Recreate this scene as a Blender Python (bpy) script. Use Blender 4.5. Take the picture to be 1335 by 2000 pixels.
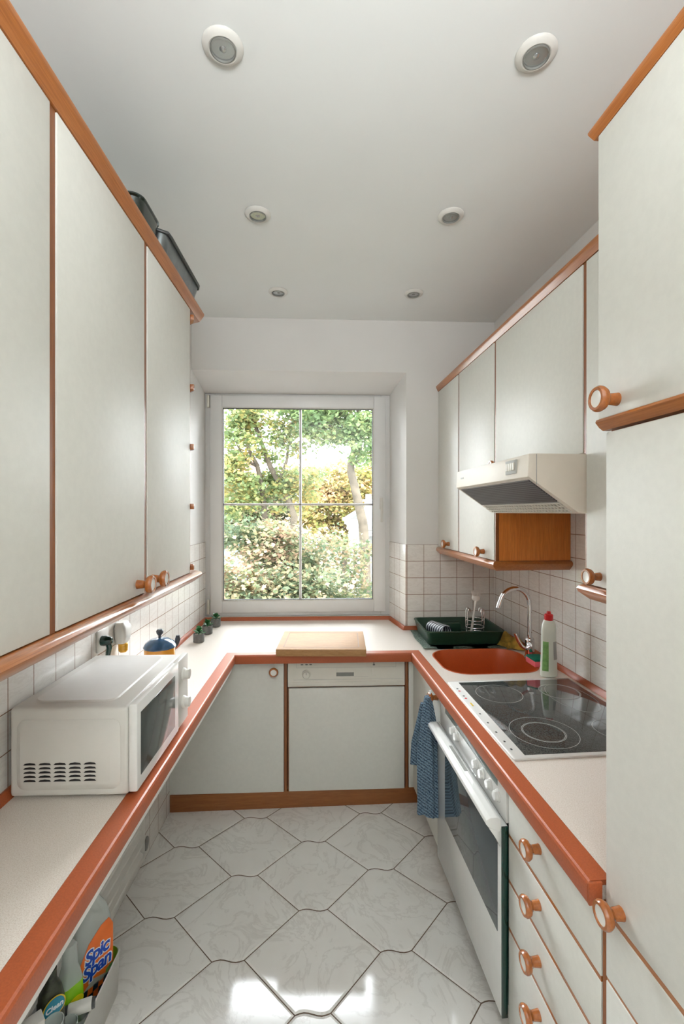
import bpy, bmesh, math, random
import numpy as np
from mathutils import Vector, Matrix
from mathutils.geometry import tessellate_polygon

random.seed(7)
for o in list(bpy.data.objects):
    bpy.data.objects.remove(o, do_unlink=True)
C = bpy.context.scene.collection
sc = bpy.context.scene
PI = math.pi
R = math.radians

# ------------------------------------------------------------------ camera
cam_data = bpy.data.cameras.new('camera')
cam = bpy.data.objects.new('camera', cam_data)
C.objects.link(cam)
cam.location = (0, 0, 1.585)
cam.rotation_euler = (R(90), 0, R(-2.54))
cam_data.sensor_fit = 'VERTICAL'
cam_data.sensor_height = 36.0
cam_data.lens = 36.0 * 889.0 / 2000.0
cam_data.clip_start = 0.02
cam_data.clip_end = 300
sc.camera = cam

# ------------------------------------------------------------------ world: bright overcast sky
world = bpy.data.worlds.new('overcast_sky')
sc.world = world
world.use_nodes = True
wn = world.node_tree.nodes
wl = world.node_tree.links
wn.clear()
w_out = wn.new('ShaderNodeOutputWorld')
w_bg = wn.new('ShaderNodeBackground')
w_ramp = wn.new('ShaderNodeValToRGB')
w_sep = wn.new('ShaderNodeSeparateXYZ')
w_tc = wn.new('ShaderNodeTexCoord')
wl.new(w_tc.outputs['Generated'], w_sep.inputs[0])
wl.new(w_sep.outputs['Z'], w_ramp.inputs[0])
w_ramp.color_ramp.elements[0].position = 0.0
w_ramp.color_ramp.elements[0].color = (0.76, 0.80, 0.82, 1)
w_ramp.color_ramp.elements[1].position = 0.5
w_ramp.color_ramp.elements[1].color = (0.91, 0.96, 1.0, 1)
wl.new(w_ramp.outputs[0], w_bg.inputs[0])
w_bg.inputs[1].default_value = 7.6
wl.new(w_bg.outputs[0], w_out.inputs[0])

# ------------------------------------------------------------------ exposure
sc.view_settings.view_transform = 'Standard'
sc.view_settings.look = 'None'
sc.view_settings.gamma = 1.0
sc.view_settings.use_curve_mapping = False
sc.view_settings.exposure = 0.88

# ------------------------------------------------------------------ large lights
def area_light(name, loc, rot, sx, sy, power, color=(1, 1, 1)):
    d = bpy.data.lights.new(name, 'AREA')
    d.shape = 'RECTANGLE'; d.size = sx; d.size_y = sy; d.energy = power; d.color = color
    o = bpy.data.objects.new(name, d)
    o.location = loc; o.rotation_euler = rot
    C.objects.link(o)
    return o
# added fill light, unseen behind the camera, bounced off the ceiling
lamp = area_light('added_rear_fill', (0.1, -1.6, 1.9), (R(180), 0, 0), 1.2, 1.0, 44, (0.95, 0.975, 1.0))
# second added light out of view, aimed up to brighten the white ceiling
ceil_fill = area_light('added_ceiling_fill', (0.1, -0.45, 2.0), (R(180-33), 0, 0), 0.5, 0.35, 9.0, (0.92, 0.96, 1.0))
ceil_fill.data.spread = R(120)
# open sky above the trees, shining down through the window
day = area_light('open_sky_light', (-0.15, 4.9, 4.55), (R(-55), 0, 0), 4.2, 3.2, 560, (0.90, 0.955, 1.0))

# ------------------------------------------------------------------ frames: each run of furniture has its own direction
ANG = {'W': 0.0, 'L': R(0.64), 'R': R(-2.44)}
def fw(fr, u, v, z=0.0):
    t = ANG[fr]
    return Vector((u*math.cos(t) + v*math.sin(t), -u*math.sin(t) + v*math.cos(t), z))
def to_fr(fr, x, y):
    t = ANG[fr]
    return x*math.cos(t) - y*math.sin(t), x*math.sin(t) + y*math.cos(t)
def meet(fa, ua, fb=None, ub=None, y=None):
    """plan point where line u=ua of frame fa meets world line y=const"""
    t = ANG[fa]
    v = (y + ua*math.sin(t))/math.cos(t)
    p = fw(fa, ua, v)
    return (p.x, p.y)

# ------------------------------------------------------------------ object helpers
BASE = {}
def props(o, label=None, cat=None, group=None, kind=None):
    if label: o['label'] = label
    if cat: o['category'] = cat
    if group: o['group'] = group
    if kind: o['kind'] = kind
def thing(name, label, cat, fr, base, group=None, rot=0.0, kind=None):
    o = bpy.data.objects.new(name, None)
    o.empty_display_size = 0.05
    C.objects.link(o)
    o.location = fw(fr, *base)
    o.rotation_euler = (0, 0, -ANG[fr] + rot)
    props(o, label, cat, group, kind)
    BASE[o] = Vector(base)
    return o
def root_of(o):
    while o.parent is not None:
        o = o.parent
    return o
def mesh_of(name, bm, mats, smooth=35.0):
    me = bpy.data.meshes.new(name)
    bmesh.ops.recalc_face_normals(bm, faces=bm.faces)
    bm.to_mesh(me)
    bm.free()
    for m in (mats if isinstance(mats, (list, tuple)) else [mats]):
        me.materials.append(m)
    if smooth:
        me.shade_smooth()
        me.set_sharp_from_angle(angle=R(smooth))
    return me
def part(name, bm, mats, parent, label=None, smooth=35.0, local=False, kind=None):
    """bm is given in the frame's coordinates unless local"""
    if not local:
        b = BASE[root_of(parent)]
        bmesh.ops.translate(bm, verts=bm.verts, vec=-b)
    o = bpy.data.objects.new(name, mesh_of(name, bm, mats, smooth))
    C.objects.link(o)
    o.parent = parent
    if label: o['label'] = label
    if kind: o['kind'] = kind
    return o
def single(name, bm, mats, label, cat, fr, base, group=None, kind=None, smooth=35.0, rot=0.0, local=False):
    if not local:
        bmesh.ops.translate(bm, verts=bm.verts, vec=-Vector(base))
    o = bpy.data.objects.new(name, mesh_of(name, bm, mats, smooth))
    C.objects.link(o)
    o.location = fw(fr, *base)
    o.rotation_euler = (0, 0, -ANG[fr] + rot)
    props(o, label, cat, group, kind)
    BASE[o] = Vector(base)
    return o
def copy_tree(o, parent=None):
    c = o.copy()
    C.objects.link(c)
    c.parent = parent
    if o in BASE: BASE[c] = BASE[o]
    for ch in list(o.children):
        copy_tree(ch, c)
    return c

# ------------------------------------------------------------------ shape helpers (all add to a bmesh)
NB = bmesh.new
def faces_mi(faces, mi):
    for f in faces: f.material_index = mi
def box(bm, x0, x1, y0, y1, z0, z1, bevel=0.0, mi=0, segs=2):
    if x0 > x1: x0, x1 = x1, x0
    if y0 > y1: y0, y1 = y1, y0
    vs = [bm.verts.new((x, y, z)) for z in (z0, z1) for y in (y0, y1) for x in (x0, x1)]
    idx = [(0, 2, 3, 1), (4, 5, 7, 6), (0, 1, 5, 4), (2, 6, 7, 3), (0, 4, 6, 2), (1, 3, 7, 5)]
    fs = [bm.faces.new([vs[i] for i in q]) for q in idx]
    faces_mi(fs, mi)
    if bevel > 0:
        es = list({e for f in fs for e in f.edges})
        r = bmesh.ops.bevel(bm, geom=es, offset=bevel, segments=segs, profile=0.5, affect='EDGES')
        faces_mi(r['faces'], mi)
    return vs
def prism(bm, pts, axis, a0, a1, bevel=0.0, mi=0):
    """pts: polygon in the plane across axis; axis x: (y,z), y: (x,z), z: (x,y)"""
    def P(p, a):
        return {'x': (a, p[0], p[1]), 'y': (p[0], a, p[1]), 'z': (p[0], p[1], a)}[axis]
    lo = [bm.verts.new(P(p, a0)) for p in pts]
    hi = [bm.verts.new(P(p, a1)) for p in pts]
    n = len(pts)
    fs = [bm.faces.new(lo[::-1]), bm.faces.new(hi)]
    for i in range(n):
        fs.append(bm.faces.new((lo[i], lo[(i+1) % n], hi[(i+1) % n], hi[i])))
    faces_mi(fs, mi)
    if bevel > 0:
        es = list({e for f in fs for e in f.edges})
        r = bmesh.ops.bevel(bm, geom=es, offset=bevel, segments=2, profile=0.5, affect='EDGES')
        faces_mi(r['faces'], mi)
    return fs
AX = {'z': Matrix.Identity(3), 'x': Matrix(((0, 0, 1), (1, 0, 0), (0, 1, 0))), '-x': Matrix(((0, 0, -1), (1, 0, 0), (0, -1, 0))),
      'y': Matrix(((1, 0, 0), (0, 0, 1), (0, -1, 0))), '-y': Matrix(((1, 0, 0), (0, 0, -1), (0, 1, 0))), '-z': Matrix(((1, 0, 0), (0, -1, 0), (0, 0, -1)))}
def lathe(bm, prof, c, axis='z', seg=32, mi=0, sx=1.0, sy=1.0, mis=None):
    """prof: (r, h) list; mis: material index per profile segment"""
    M = AX[axis] if isinstance(axis, str) else axis
    c = Vector(c)
    rings = []
    for r, h in prof:
        if r < 1e-6:
            rings.append([bm.verts.new(c + M @ Vector((0, 0, h)))])
        else:
            rings.append([bm.verts.new(c + M @ Vector((r*sx*math.cos(2*PI*i/seg), r*sy*math.sin(2*PI*i/seg), h))) for i in range(seg)])
    for k in range(len(rings)-1):
        a, b = rings[k], rings[k+1]
        m = mis[k] if mis else mi
        for i in range(seg):
            j = (i+1) % seg
            if len(a) == 1 and len(b) == 1: continue
            if len(a) == 1: f = bm.faces.new((a[0], b[i], b[j]))
            elif len(b) == 1: f = bm.faces.new((a[i], a[j], b[0]))
            else: f = bm.faces.new((a[i], a[j], b[j], b[i]))
            f.material_index = m
    for ring, m in ((rings[0], mis[0] if mis else mi), (rings[-1], mis[-1] if mis else mi)):
        if len(ring) > 1 and (ring is rings[0] or ring is rings[-1]):
            f = bm.faces.new(ring); f.material_index = m
def tube(bm, pts, r, seg=10, closed=False, mi=0, rs=None, flat=1.0):
    pts = [Vector(p) for p in pts]
    n = len(pts)
    rings = []
    up = Vector((0, 0, 1))
    for i, p in enumerate(pts):
        if closed:
            t = (pts[(i+1) % n] - pts[i-1]).normalized()
        else:
            t = (pts[min(i+1, n-1)] - pts[max(i-1, 0)]).normalized()
        a = up if abs(t.dot(up)) < 0.95 else Vector((1, 0, 0))
        if rings and not closed:
            a = prev_n
        nrm = (a - t*a.dot(t)).normalized()
        prev_n = nrm
        bi = t.cross(nrm)
        rr = rs[i] if rs else r
        rings.append([bm.verts.new(p + nrm*(rr*flat*math.cos(2*PI*k/seg)) + bi*(rr*math.sin(2*PI*k/seg))) for k in range(seg)])
    m = n if closed else n-1
    for i in range(m):
        a, b = rings[i], rings[(i+1) % n]
        for k in range(seg):
            f = bm.faces.new((a[k], a[(k+1) % seg], b[(k+1) % seg], b[k])); f.material_index = mi
    if not closed:
        for ring in (rings[0][::-1], rings[-1]):
            f = bm.faces.new(ring); f.material_index = mi
def rrect(x0, x1, y0, y1, r, n=6):
    out = []
    for cx, cy, a0 in ((x1-r, y0+r, -90), (x1-r, y1-r, 0), (x0+r, y1-r, 90), (x0+r, y0+r, 180)):
        for k in range(n+1):
            a = R(a0 + 90.0*k/n)
            out.append((cx + r*math.cos(a), cy + r*math.sin(a)))
    return out
def loft(bm, loops, cap0=True, cap1=True, mi=0, mis=None):
    rings = [[bm.verts.new(p) for p in lp] for lp in loops]
    n = len(rings[0])
    for k in range(len(rings)-1):
        a, b = rings[k], rings[k+1]
        for i in range(n):
            f = bm.faces.new((a[i], a[(i+1) % n], b[(i+1) % n], b[i]))
            f.material_index = mis[k] if mis else mi
    if cap0:
        f = bm.faces.new(rings[0][::-1]); f.material_index = mis[0] if mis else mi
    if cap1:
        f = bm.faces.new(rings[-1]); f.material_index = mis[-1] if mis else mi
def at_z(pts, z): return [(p[0], p[1], z) for p in pts]
def sweep(bm, path, prof, mi=0, closed_prof=True):
    """profile (d, z): d to the right of travel along the plan path; mitred corners, capped ends"""
    P = [Vector((p[0], p[1])) for p in path]
    n = len(P)
    offs = []
    for i in range(n):
        if i == 0: d0 = d1 = (P[1]-P[0]).normalized()
        elif i == n-1: d0 = d1 = (P[-1]-P[-2]).normalized()
        else:
            d0 = (P[i]-P[i-1]).normalized(); d1 = (P[i+1]-P[i]).normalized()
        n0 = Vector((d0.y, -d0.x)); n1 = Vector((d1.y, -d1.x))
        m = (n0+n1).normalized()
        offs.append(m / max(0.2, m.dot(n0)))
    rings = [[bm.verts.new((P[i].x + offs[i].x*d, P[i].y + offs[i].y*d, z)) for d, z in prof] for i in range(n)]
    k = len(prof)
    for i in range(n-1):
        for j in range(k if closed_prof else k-1):
            f = bm.faces.new((rings[i][j], rings[i][(j+1) % k], rings[i+1][(j+1) % k], rings[i+1][j])); f.material_index = mi
    if closed_prof:
        for ring in (rings[0][::-1], rings[-1]):
            f = bm.faces.new(ring); f.material_index = mi
def poly_with_holes(bm, outer, holes, z0, z1, mi=0):
    loops = [outer] + holes
    flat = [p for lp in loops for p in lp]
    tris = tessellate_polygon([[Vector((p[0], p[1], 0)) for p in lp] for lp in loops])
    lo = [bm.verts.new((p[0], p[1], z0)) for p in flat]
    hi = [bm.verts.new((p[0], p[1], z1)) for p in flat]
    for t in tris:
        for vs in ((hi[t[0]], hi[t[1]], hi[t[2]]), (lo[t[2]], lo[t[1]], lo[t[0]])):
            try: bm.faces.new(vs).material_index = mi
            except ValueError: pass
    k = 0
    for lp in loops:
        m = len(lp)
        for i in range(m):
            a, b = k+i, k+(i+1) % m
            bm.faces.new((lo[a], lo[b], hi[b], hi[a])).material_index = mi
        k += m
def ring_flat(bm, cx, cy, z, r0, r1, seg=64, mi=0):
    a = [bm.verts.new((cx + r0*math.cos(2*PI*i/seg), cy + r0*math.sin(2*PI*i/seg), z)) for i in range(seg)]
    b = [bm.verts.new((cx + r1*math.cos(2*PI*i/seg), cy + r1*math.sin(2*PI*i/seg), z)) for i in range(seg)]
    for i in range(seg):
        j = (i+1) % seg
        bm.faces.new((a[i], a[j], b[j], b[i])).material_index = mi
def text_bm(s, size, offset=0.0, depth=0.0004, shear=0.0, spacing=1.0):
    cu = bpy.data.curves.new('lettering', 'FONT')
    cu.body = s; cu.size = size; cu.offset = offset; cu.extrude = depth; cu.shear = shear
    cu.space_character = spacing; cu.align_x = 'CENTER'; cu.align_y = 'CENTER'
    cu.resolution_u = 4
    o = bpy.data.objects.new('lettering', cu)
    C.objects.link(o)
    dg = bpy.context.evaluated_depsgraph_get()
    me = bpy.data.meshes.new_from_object(o.evaluated_get(dg))
    bm = NB(); bm.from_mesh(me)
    bpy.data.objects.remove(o, do_unlink=True)
    bpy.data.curves.remove(cu)
    bpy.data.meshes.remove(me)
    return bm

# ------------------------------------------------------------------ materials
def lin(c):
    return tuple(((x/255.0)/12.92 if x/255.0 <= 0.04045 else ((x/255.0+0.055)/1.055)**2.4) for x in c) + (1.0,)
class MatB:
    def __init__(s, name):
        s.m = bpy.data.materials.new(name); s.m.use_nodes = True
        s.n = s.m.node_tree.nodes; s.l = s.m.node_tree.links
        s.b = s.n['Principled BSDF']
        s.tc = None
    def coord(s, kind='Object', scale=(1, 1, 1), rot=(0, 0, 0)):
        if s.tc is None: s.tc = s.n.new('ShaderNodeTexCoord')
        mp = s.n.new('ShaderNodeMapping')
        mp.inputs['Scale'].default_value = scale
        mp.inputs['Rotation'].default_value = rot
        s.l.new(s.tc.outputs[kind], mp.inputs[0])
        return mp.outputs[0]
    def noise(s, vec, scale, detail=3.0, rough=0.5, dist=0.0):
        t = s.n.new('ShaderNodeTexNoise')
        t.inputs['Scale'].default_value = scale; t.inputs['Detail'].default_value = detail
        t.inputs['Roughness'].default_value = rough; t.inputs['Distortion'].default_value = dist
        s.l.new(vec, t.inputs['Vector'])
        return t.outputs['Fac']
    def ramp(s, fac, stops):
        r = s.n.new('ShaderNodeValToRGB')
        e = r.color_ramp.elements
        while len(e) < len(stops): e.new(0.5)
        for k, (p, c) in enumerate(stops):
            e[k].position = p; e[k].color = c
        s.l.new(fac, r.inputs[0])
        return r.outputs[0]
    def bump(s, h, strength, dist=0.001):
        b = s.n.new('ShaderNodeBump')
        b.inputs['Strength'].default_value = strength; b.inputs['Distance'].default_value = dist
        s.l.new(h, b.inputs['Height'])
        s.l.new(b.outputs[0], s.b.inputs['Normal'])
    def mix(s, fac, a, b, mode='MIX'):
        m = s.n.new('ShaderNodeMix'); m.data_type = 'RGBA'; m.blend_type = mode
        for sock, val in ((m.inputs[0], fac), (m.inputs[6], a), (m.inputs[7], b)):
            if isinstance(val, (int, float, tuple)): sock.default_value = val
            else: s.l.new(val, sock)
        return m.outputs[2]
def plain(name, col, rough=0.5, metal=0.0, coat=0.0, spec=0.5, vary=0.03, vscale=30.0, bump=0.0, bscale=300.0, trans=0.0):
    s = MatB(name)
    s.b.inputs['Roughness'].default_value = rough
    s.b.inputs['Metallic'].default_value = metal
    s.b.inputs['Coat Weight'].default_value = coat
    s.b.inputs['Coat Roughness'].default_value = 0.08
    s.b.inputs['Specular IOR Level'].default_value = spec
    s.b.inputs['Transmission Weight'].default_value = trans
    c = lin(col)
    v = s.coord()
    if vary > 0:
        n = s.noise(v, vscale, 2)
        lo = tuple(x*(1-vary) for x in c[:3]) + (1,)
        hi = tuple(min(1, x*(1+vary)) for x in c[:3]) + (1,)
        s.l.new(s.ramp(n, [(0.35, lo), (0.65, hi)]), s.b.inputs['Base Color'])
    else:
        s.b.inputs['Base Color'].default_value = c
    if bump > 0:
        s.bump(s.noise(v, bscale, 2), bump, 0.001)
    return s.m
def wood(name, c0, c1, rough=0.35, scale=(2, 2, 60), coat=0.25, rot=(0, 0, 0), fine=1.0):
    s = MatB(name)
    v = s.coord('Object', scale, rot)
    n = s.noise(v, 3.0*fine, 5, 0.65, 0.6)
    n2 = s.noise(v, 14.0*fine, 3, 0.6)
    a = s.ramp(n, [(0.3, lin(c0)), (0.7, lin(c1))])
    b = s.ramp(n2, [(0.35, (0.72, 0.66, 0.6, 1)), (0.6, (1, 1, 1, 1))])
    s.l.new(s.mix(0.7, a, b, 'MULTIPLY'), s.b.inputs['Base Color'])
    s.b.inputs['Roughness'].default_value = rough
    s.b.inputs['Coat Weight'].default_value = coat
    s.b.inputs['Coat Roughness'].default_value = 0.15
    s.bump(n2, 0.06, 0.0006)
    return s.m

M = {}
M['laminate'] = plain('white_cabinet_laminate', (221, 220, 212), 0.46, vary=0.015, vscale=60, bump=0.10, bscale=420, spec=0.45)
M['paint'] = plain('white_wall_paint', (222, 220, 216), 0.75, vary=0.01, vscale=4, bump=0.05, bscale=200, spec=0.25)
M['ceiling'] = plain('white_ceiling_paint', (228, 230, 227), 0.85, vary=0.01, vscale=3, spec=0.2)
M['trim_wood'] = wood('orange_beech_trim', (166, 98, 44), (186, 118, 62), 0.28, (40, 1.2, 40), 0.5)
M['dark_wood'] = wood('reddish_brown_edge', (134, 76, 34), (152, 92, 46), 0.4, (40, 40, 1.5), 0.2)
M['panel_wood'] = wood('oak_veneer_panel', (206, 118, 44), (222, 140, 62), 0.4, (30, 30, 1.2), 0.15)
M['plinth_wood'] = wood('brown_plinth_wood', (142, 86, 44), (162, 102, 56), 0.45, (1.2, 30, 30), 0.1)
M['knob_wood'] = wood('knob_wood', (160, 88, 34), (182, 108, 50), 0.26, (12, 12, 12), 0.5)
M['knob_white'] = plain('knob_white_inlay', (232, 230, 222), 0.25, vary=0)
M['terracotta'] = plain('terracotta_worktop_edge', (172, 88, 50), 0.42, vary=0.08, vscale=260, spec=0.45, coat=0.08)
M['sink'] = plain('terracotta_sink', (190, 84, 34), 0.38, vary=0.08, vscale=350)
M['white_plastic'] = plain('white_plastic', (212, 210, 203), 0.34, vary=0.01)
M['white_gloss'] = plain('white_gloss_enamel', (226, 226, 222), 0.14, vary=0.01, coat=0.3)
M['cream'] = plain('cream_plastic', (218, 214, 202), 0.38, vary=0.01)
M['hood_cream'] = plain('hood_cream_enamel', (232, 224, 210), 0.45, vary=0.01)
M['grey_dark'] = plain('dark_grey_plastic', (58, 60, 60), 0.4)
M['grey_mid'] = plain('grey_plastic', (130, 130, 124), 0.4)
M['grey_light'] = plain('light_grey_print', (170, 170, 164), 0.5, vary=0)
M['black'] = plain('black_rubber', (24, 24, 26), 0.5, vary=0)
M['pvc'] = plain('white_window_pvc', (226, 226, 224), 0.3, vary=0.01, vscale=10)
M['reflector'] = plain('silver_reflector', (176, 180, 180), 0.22, metal=0.75, vary=0)
M['chrome'] = plain('chrome', (228, 228, 230), 0.07, metal=1.0, vary=0)
M['steel'] = plain('steel_wire', (200, 200, 200), 0.2, metal=1.0, vary=0)
M['tray_green'] = plain('dark_green_plastic', (30, 62, 46), 0.42, vary=0.12, vscale=14)
M['red'] = plain('red_cap_plastic', (206, 28, 32), 0.35, vary=0)
M['bottle_white'] = plain('milky_bottle_plastic', (222, 228, 216), 0.3, vary=0.03, vscale=8)
M['green_print'] = plain('green_label_print', (120, 168, 96), 0.4, vary=0.2, vscale=60)
M['sponge_pink'] = plain('pink_sponge', (236, 110, 120), 0.9, bump=0.6, bscale=500)
M['sponge_green'] = plain('green_scourer', (0, 120, 96), 0.95, bump=0.8, bscale=700)
M['yellow_cloth'] = plain('yellow_cloth', (214, 178, 84), 0.85, vary=0.3, vscale=25, bump=0.5, bscale=60)
M['concrete'] = plain('grey_concrete_pot', (112, 112, 110), 0.75, vary=0.12, vscale=90, bump=0.3, bscale=300)
M['pebbles'] = plain('white_pebbles', (226, 220, 204), 0.7, vary=0.2, vscale=200, bump=0.8, bscale=300)
M['succulent'] = plain('succulent_leaf', (44, 112, 58), 0.4, vary=0.3, vscale=40)
M['pot_orange'] = plain('orange_enamel', (222, 150, 40), 0.2, vary=0.04, coat=0.4)
M['pot_blue'] = plain('blue_enamel', (52, 92, 128), 0.15, vary=0.35, vscale=22, coat=0.5)
M['pot_knob'] = plain('grey_knob', (78, 84, 90), 0.35)
M['amber'] = plain('amber_liquid', (226, 170, 60), 0.15, vary=0.1)
M['lime'] = plain('lime_plastic', (156, 196, 40), 0.4, vary=0.06)
M['lime_liquid'] = plain('lime_liquid', (140, 204, 20), 0.15, vary=0.1, vscale=12)
M['yellow'] = plain('yellow_print', (236, 226, 30), 0.3, vary=0.05)
M['gold'] = plain('gold_rim_print', (214, 180, 40), 0.35, vary=0)
M['orange_label'] = plain('orange_label', (240, 116, 40), 0.35, vary=0.05)
M['navy'] = plain('navy_print', (24, 44, 70), 0.4, vary=0.1)
M['blue_ink'] = plain('blue_lettering', (22, 74, 190), 0.4, vary=0)
M['white_ink'] = plain('white_lettering', (236, 240, 244), 0.4, vary=0)
M['teal'] = plain('teal_label', (20, 136, 166), 0.35, vary=0.05)
M['dark_label'] = plain('dark_olive_label', (44, 48, 30), 0.4, vary=0.5, vscale=80)
M['magenta'] = plain('magenta_plastic', (120, 20, 60), 0.35)
M['tray_black'] = plain('black_enamel_tin', (20, 34, 28), 0.15, vary=0.1, coat=0.5)
M['tray_grey'] = plain('grey_metal_pan', (128, 134, 136), 0.3, metal=0.7, vary=0.1)
M['bark'] = plain('tree_bark', (82, 74, 62), 0.9, vary=0.3, vscale=5, bump=0.5, bscale=20)
M['render'] = plain('white_render_wall', (176, 174, 168), 0.9, vary=0.04, vscale=1)
M['roof'] = plain('grey_roof', (100, 100, 98), 0.8, vary=0.1, vscale=1)
M['brown_wall'] = plain('brown_brick', (100, 76, 66), 0.9)
M['red_roof'] = plain('red_roof_tiles', (140, 96, 76), 0.85, vary=0.15, vscale=2)
M['pale_blue'] = plain('pale_blue_wall', (130, 152, 158), 0.9, vary=0.02)
M['lawn'] = plain('lawn_ground', (62, 72, 44), 0.95, vary=0.3, vscale=0.5)
M['brush'] = plain('white_brush_plastic', (234, 230, 222), 0.45)

# worktop laminate: fine beige speckle
s = MatB('speckled_worktop_laminate')
v = s.coord()
n = s.noise(v, 420, 2, 0.7)
s.l.new(s.ramp(n, [(0.3, lin((204, 192, 178))), (0.5, lin((224, 215, 204))), (0.7, lin((232, 226, 218)))]), s.b.inputs['Base Color'])
s.b.inputs['Roughness'].default_value = 0.33
M['worktop'] = s.m

# wall tiles: square tiles with brownish joints and faint marble veins, in the plane of the panel
def tile_mat(name, size=0.105, plane='yz', off=(0, 0), base=(238, 235, 229)):
    s = MatB(name)
    if s.tc is None: s.tc = s.n.new('ShaderNodeTexCoord')
    sep = s.n.new('ShaderNodeSeparateXYZ'); s.l.new(s.tc.outputs['Object'], sep.inputs[0])
    comb = s.n.new('ShaderNodeCombineXYZ')
    def add(sock, val):
        a = s.n.new('ShaderNodeMath'); a.operation = 'ADD'; a.inputs[1].default_value = val
        s.l.new(sock, a.inputs[0]); return a.outputs[0]
    s.l.new(add(sep.outputs['Y' if plane == 'yz' else 'X'], off[0]), comb.inputs[0])
    s.l.new(add(sep.outputs['Z'], off[1]), comb.inputs[1])
    br = s.n.new('ShaderNodeTexBrick')
    br.offset = 0.0; br.squash = 1.0
    br.inputs['Scale'].default_value = 1.0
    br.inputs['Brick Width'].default_value = size
    br.inputs['Row Height'].default_value = size
    br.inputs['Mortar Size'].default_value = 0.0016
    br.inputs['Mortar Smooth'].default_value = 0.15
    br.inputs['Bias'].default_value = 0.0
    c = lin(base)
    br.inputs['Color1'].default_value = c
    br.inputs['Color2'].default_value = tuple(x*0.95 for x in c[:3]) + (1,)
    br.inputs['Mortar'].default_value = lin((150, 122, 102))
    s.l.new(comb.outputs[0], br.inputs['Vector'])
    mp = s.n.new('ShaderNodeMapping'); mp.inputs['Rotation'].default_value = (0.6, 0.7, 0.8); mp.inputs['Scale'].default_value = (1, 1, 3.5)
    s.l.new(s.tc.outputs['Object'], mp.inputs[0])
    vn = s.noise(mp.outputs[0], 9, 5, 0.6, 1.2)
    veins = s.ramp(vn, [(0.44, (1, 1, 1, 1)), (0.5, (0.9, 0.89, 0.88, 1)), (0.56, (1, 1, 1, 1))])
    s.l.new(s.mix(0.75, br.outputs['Color'], veins, 'MULTIPLY'), s.b.inputs['Base Color'])
    s.b.inputs['Roughness'].default_value = 0.14
    inv = s.n.new('ShaderNodeMath'); inv.operation = 'SUBTRACT'; inv.inputs[0].default_value = 1.0
    s.l.new(br.outputs['Fac'], inv.inputs[1])
    s.bump(inv.outputs[0], 0.5, 0.0015)
    return s.m
# floor tiles: pale marble glaze
s = MatB('marbled_floor_tile')
v = s.coord('Object', (1, 1, 1), (0, 0, 0.5))
n = s.noise(v, 5.0, 8, 0.62, 1.4)
veins = s.ramp(n, [(0.455, (1, 1, 1, 1)), (0.49, (0.84, 0.83, 0.82, 1)), (0.52, (1, 1, 1, 1))])
n2 = s.noise(v, 2.2, 4, 0.6)
cl = s.ramp(n2, [(0.3, lin((226, 223, 217))), (0.7, lin((238, 237, 233)))])
s.l.new(s.mix(0.8, cl, veins, 'MULTIPLY'), s.b.inputs['Base Color'])
s.b.inputs['Roughness'].default_value = 0.09
s.b.inputs['Specular IOR Level'].default_value = 0.6
M['floor_tile'] = s.m
M['grout'] = plain('brown_floor_grout', (104, 86, 70), 0.85, vary=0.1)

# glass pane: clear with a grazing-angle reflection
def glass_mat(name, tint=(1, 1, 1, 1), ior=1.35, rough=0.0):
    s = MatB(name)
    s.n.remove(s.b)
    out = s.n['Material Output']
    tr = s.n.new('ShaderNodeBsdfTransparent'); tr.inputs[0].default_value = tint
    gl = s.n.new('ShaderNodeBsdfGlossy'); gl.inputs['Roughness'].default_value = rough
    fr = s.n.new('ShaderNodeFresnel'); fr.inputs[0].default_value = ior
    mx = s.n.new('ShaderNodeMixShader')
    s.l.new(fr.outputs[0], mx.inputs[0]); s.l.new(tr.outputs[0], mx.inputs[1]); s.l.new(gl.outputs[0], mx.inputs[2])
    s.l.new(mx.outputs[0], out.inputs[0])
    return s.m
M['glass'] = glass_mat('window_glass')
def milky(name, col, mixf):
    s = MatB(name)
    s.b.inputs['Base Color'].default_value = lin(col); s.b.inputs['Roughness'].default_value = 0.2
    out = s.n['Material Output']
    tr = s.n.new('ShaderNodeBsdfTransparent'); tr.inputs[0].default_value = (0.97, 0.99, 0.98, 1)
    mx = s.n.new('ShaderNodeMixShader'); mx.inputs[0].default_value = mixf
    s.l.new(s.b.outputs[0], mx.inputs[1]); s.l.new(tr.outputs[0], mx.inputs[2]); s.l.new(mx.outputs[0], out.inputs[0])
    return s.m
M['clear'] = milky('clear_plastic', (214, 220, 216), 0.55)
def dark_glass(name, col, rough=0.04):
    s = MatB(name)
    s.b.inputs['Base Color'].default_value = lin(col)
    s.b.inputs['Roughness'].default_value = rough
    s.b.inputs['Specular IOR Level'].default_value = 0.7
    return s.m
M['oven_glass'] = dark_glass('oven_dark_glass', (70, 80, 84), 0.05)
M['display_glass'] = dark_glass('display_glass', (110, 124, 120), 0.12)
M['glass_edge'] = dark_glass('green_glass_edge', (10, 52, 44), 0.1)
M['micro_glass'] = dark_glass('microwave_window', (70, 76, 74), 0.12)
# hob: black ceramic with a fine pale dot pattern
s = MatB('hob_ceramic_glass')
v = s.coord()
vo = s.n.new('ShaderNodeTexVoronoi'); vo.inputs['Scale'].default_value = 260
vo.inputs['Randomness'].default_value = 0.15
s.l.new(v, vo.inputs['Vector'])
s.l.new(s.ramp(vo.outputs['Distance'], [(0.0, lin((150, 154, 150))), (0.30, lin((128, 132, 128))), (0.40, lin((46, 50, 50)))]), s.b.inputs['Base Color'])
s.b.inputs['Roughness'].default_value = 0.05
s.b.inputs['Specular IOR Level'].default_value = 0.7
M['hob_glass'] = s.m
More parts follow.
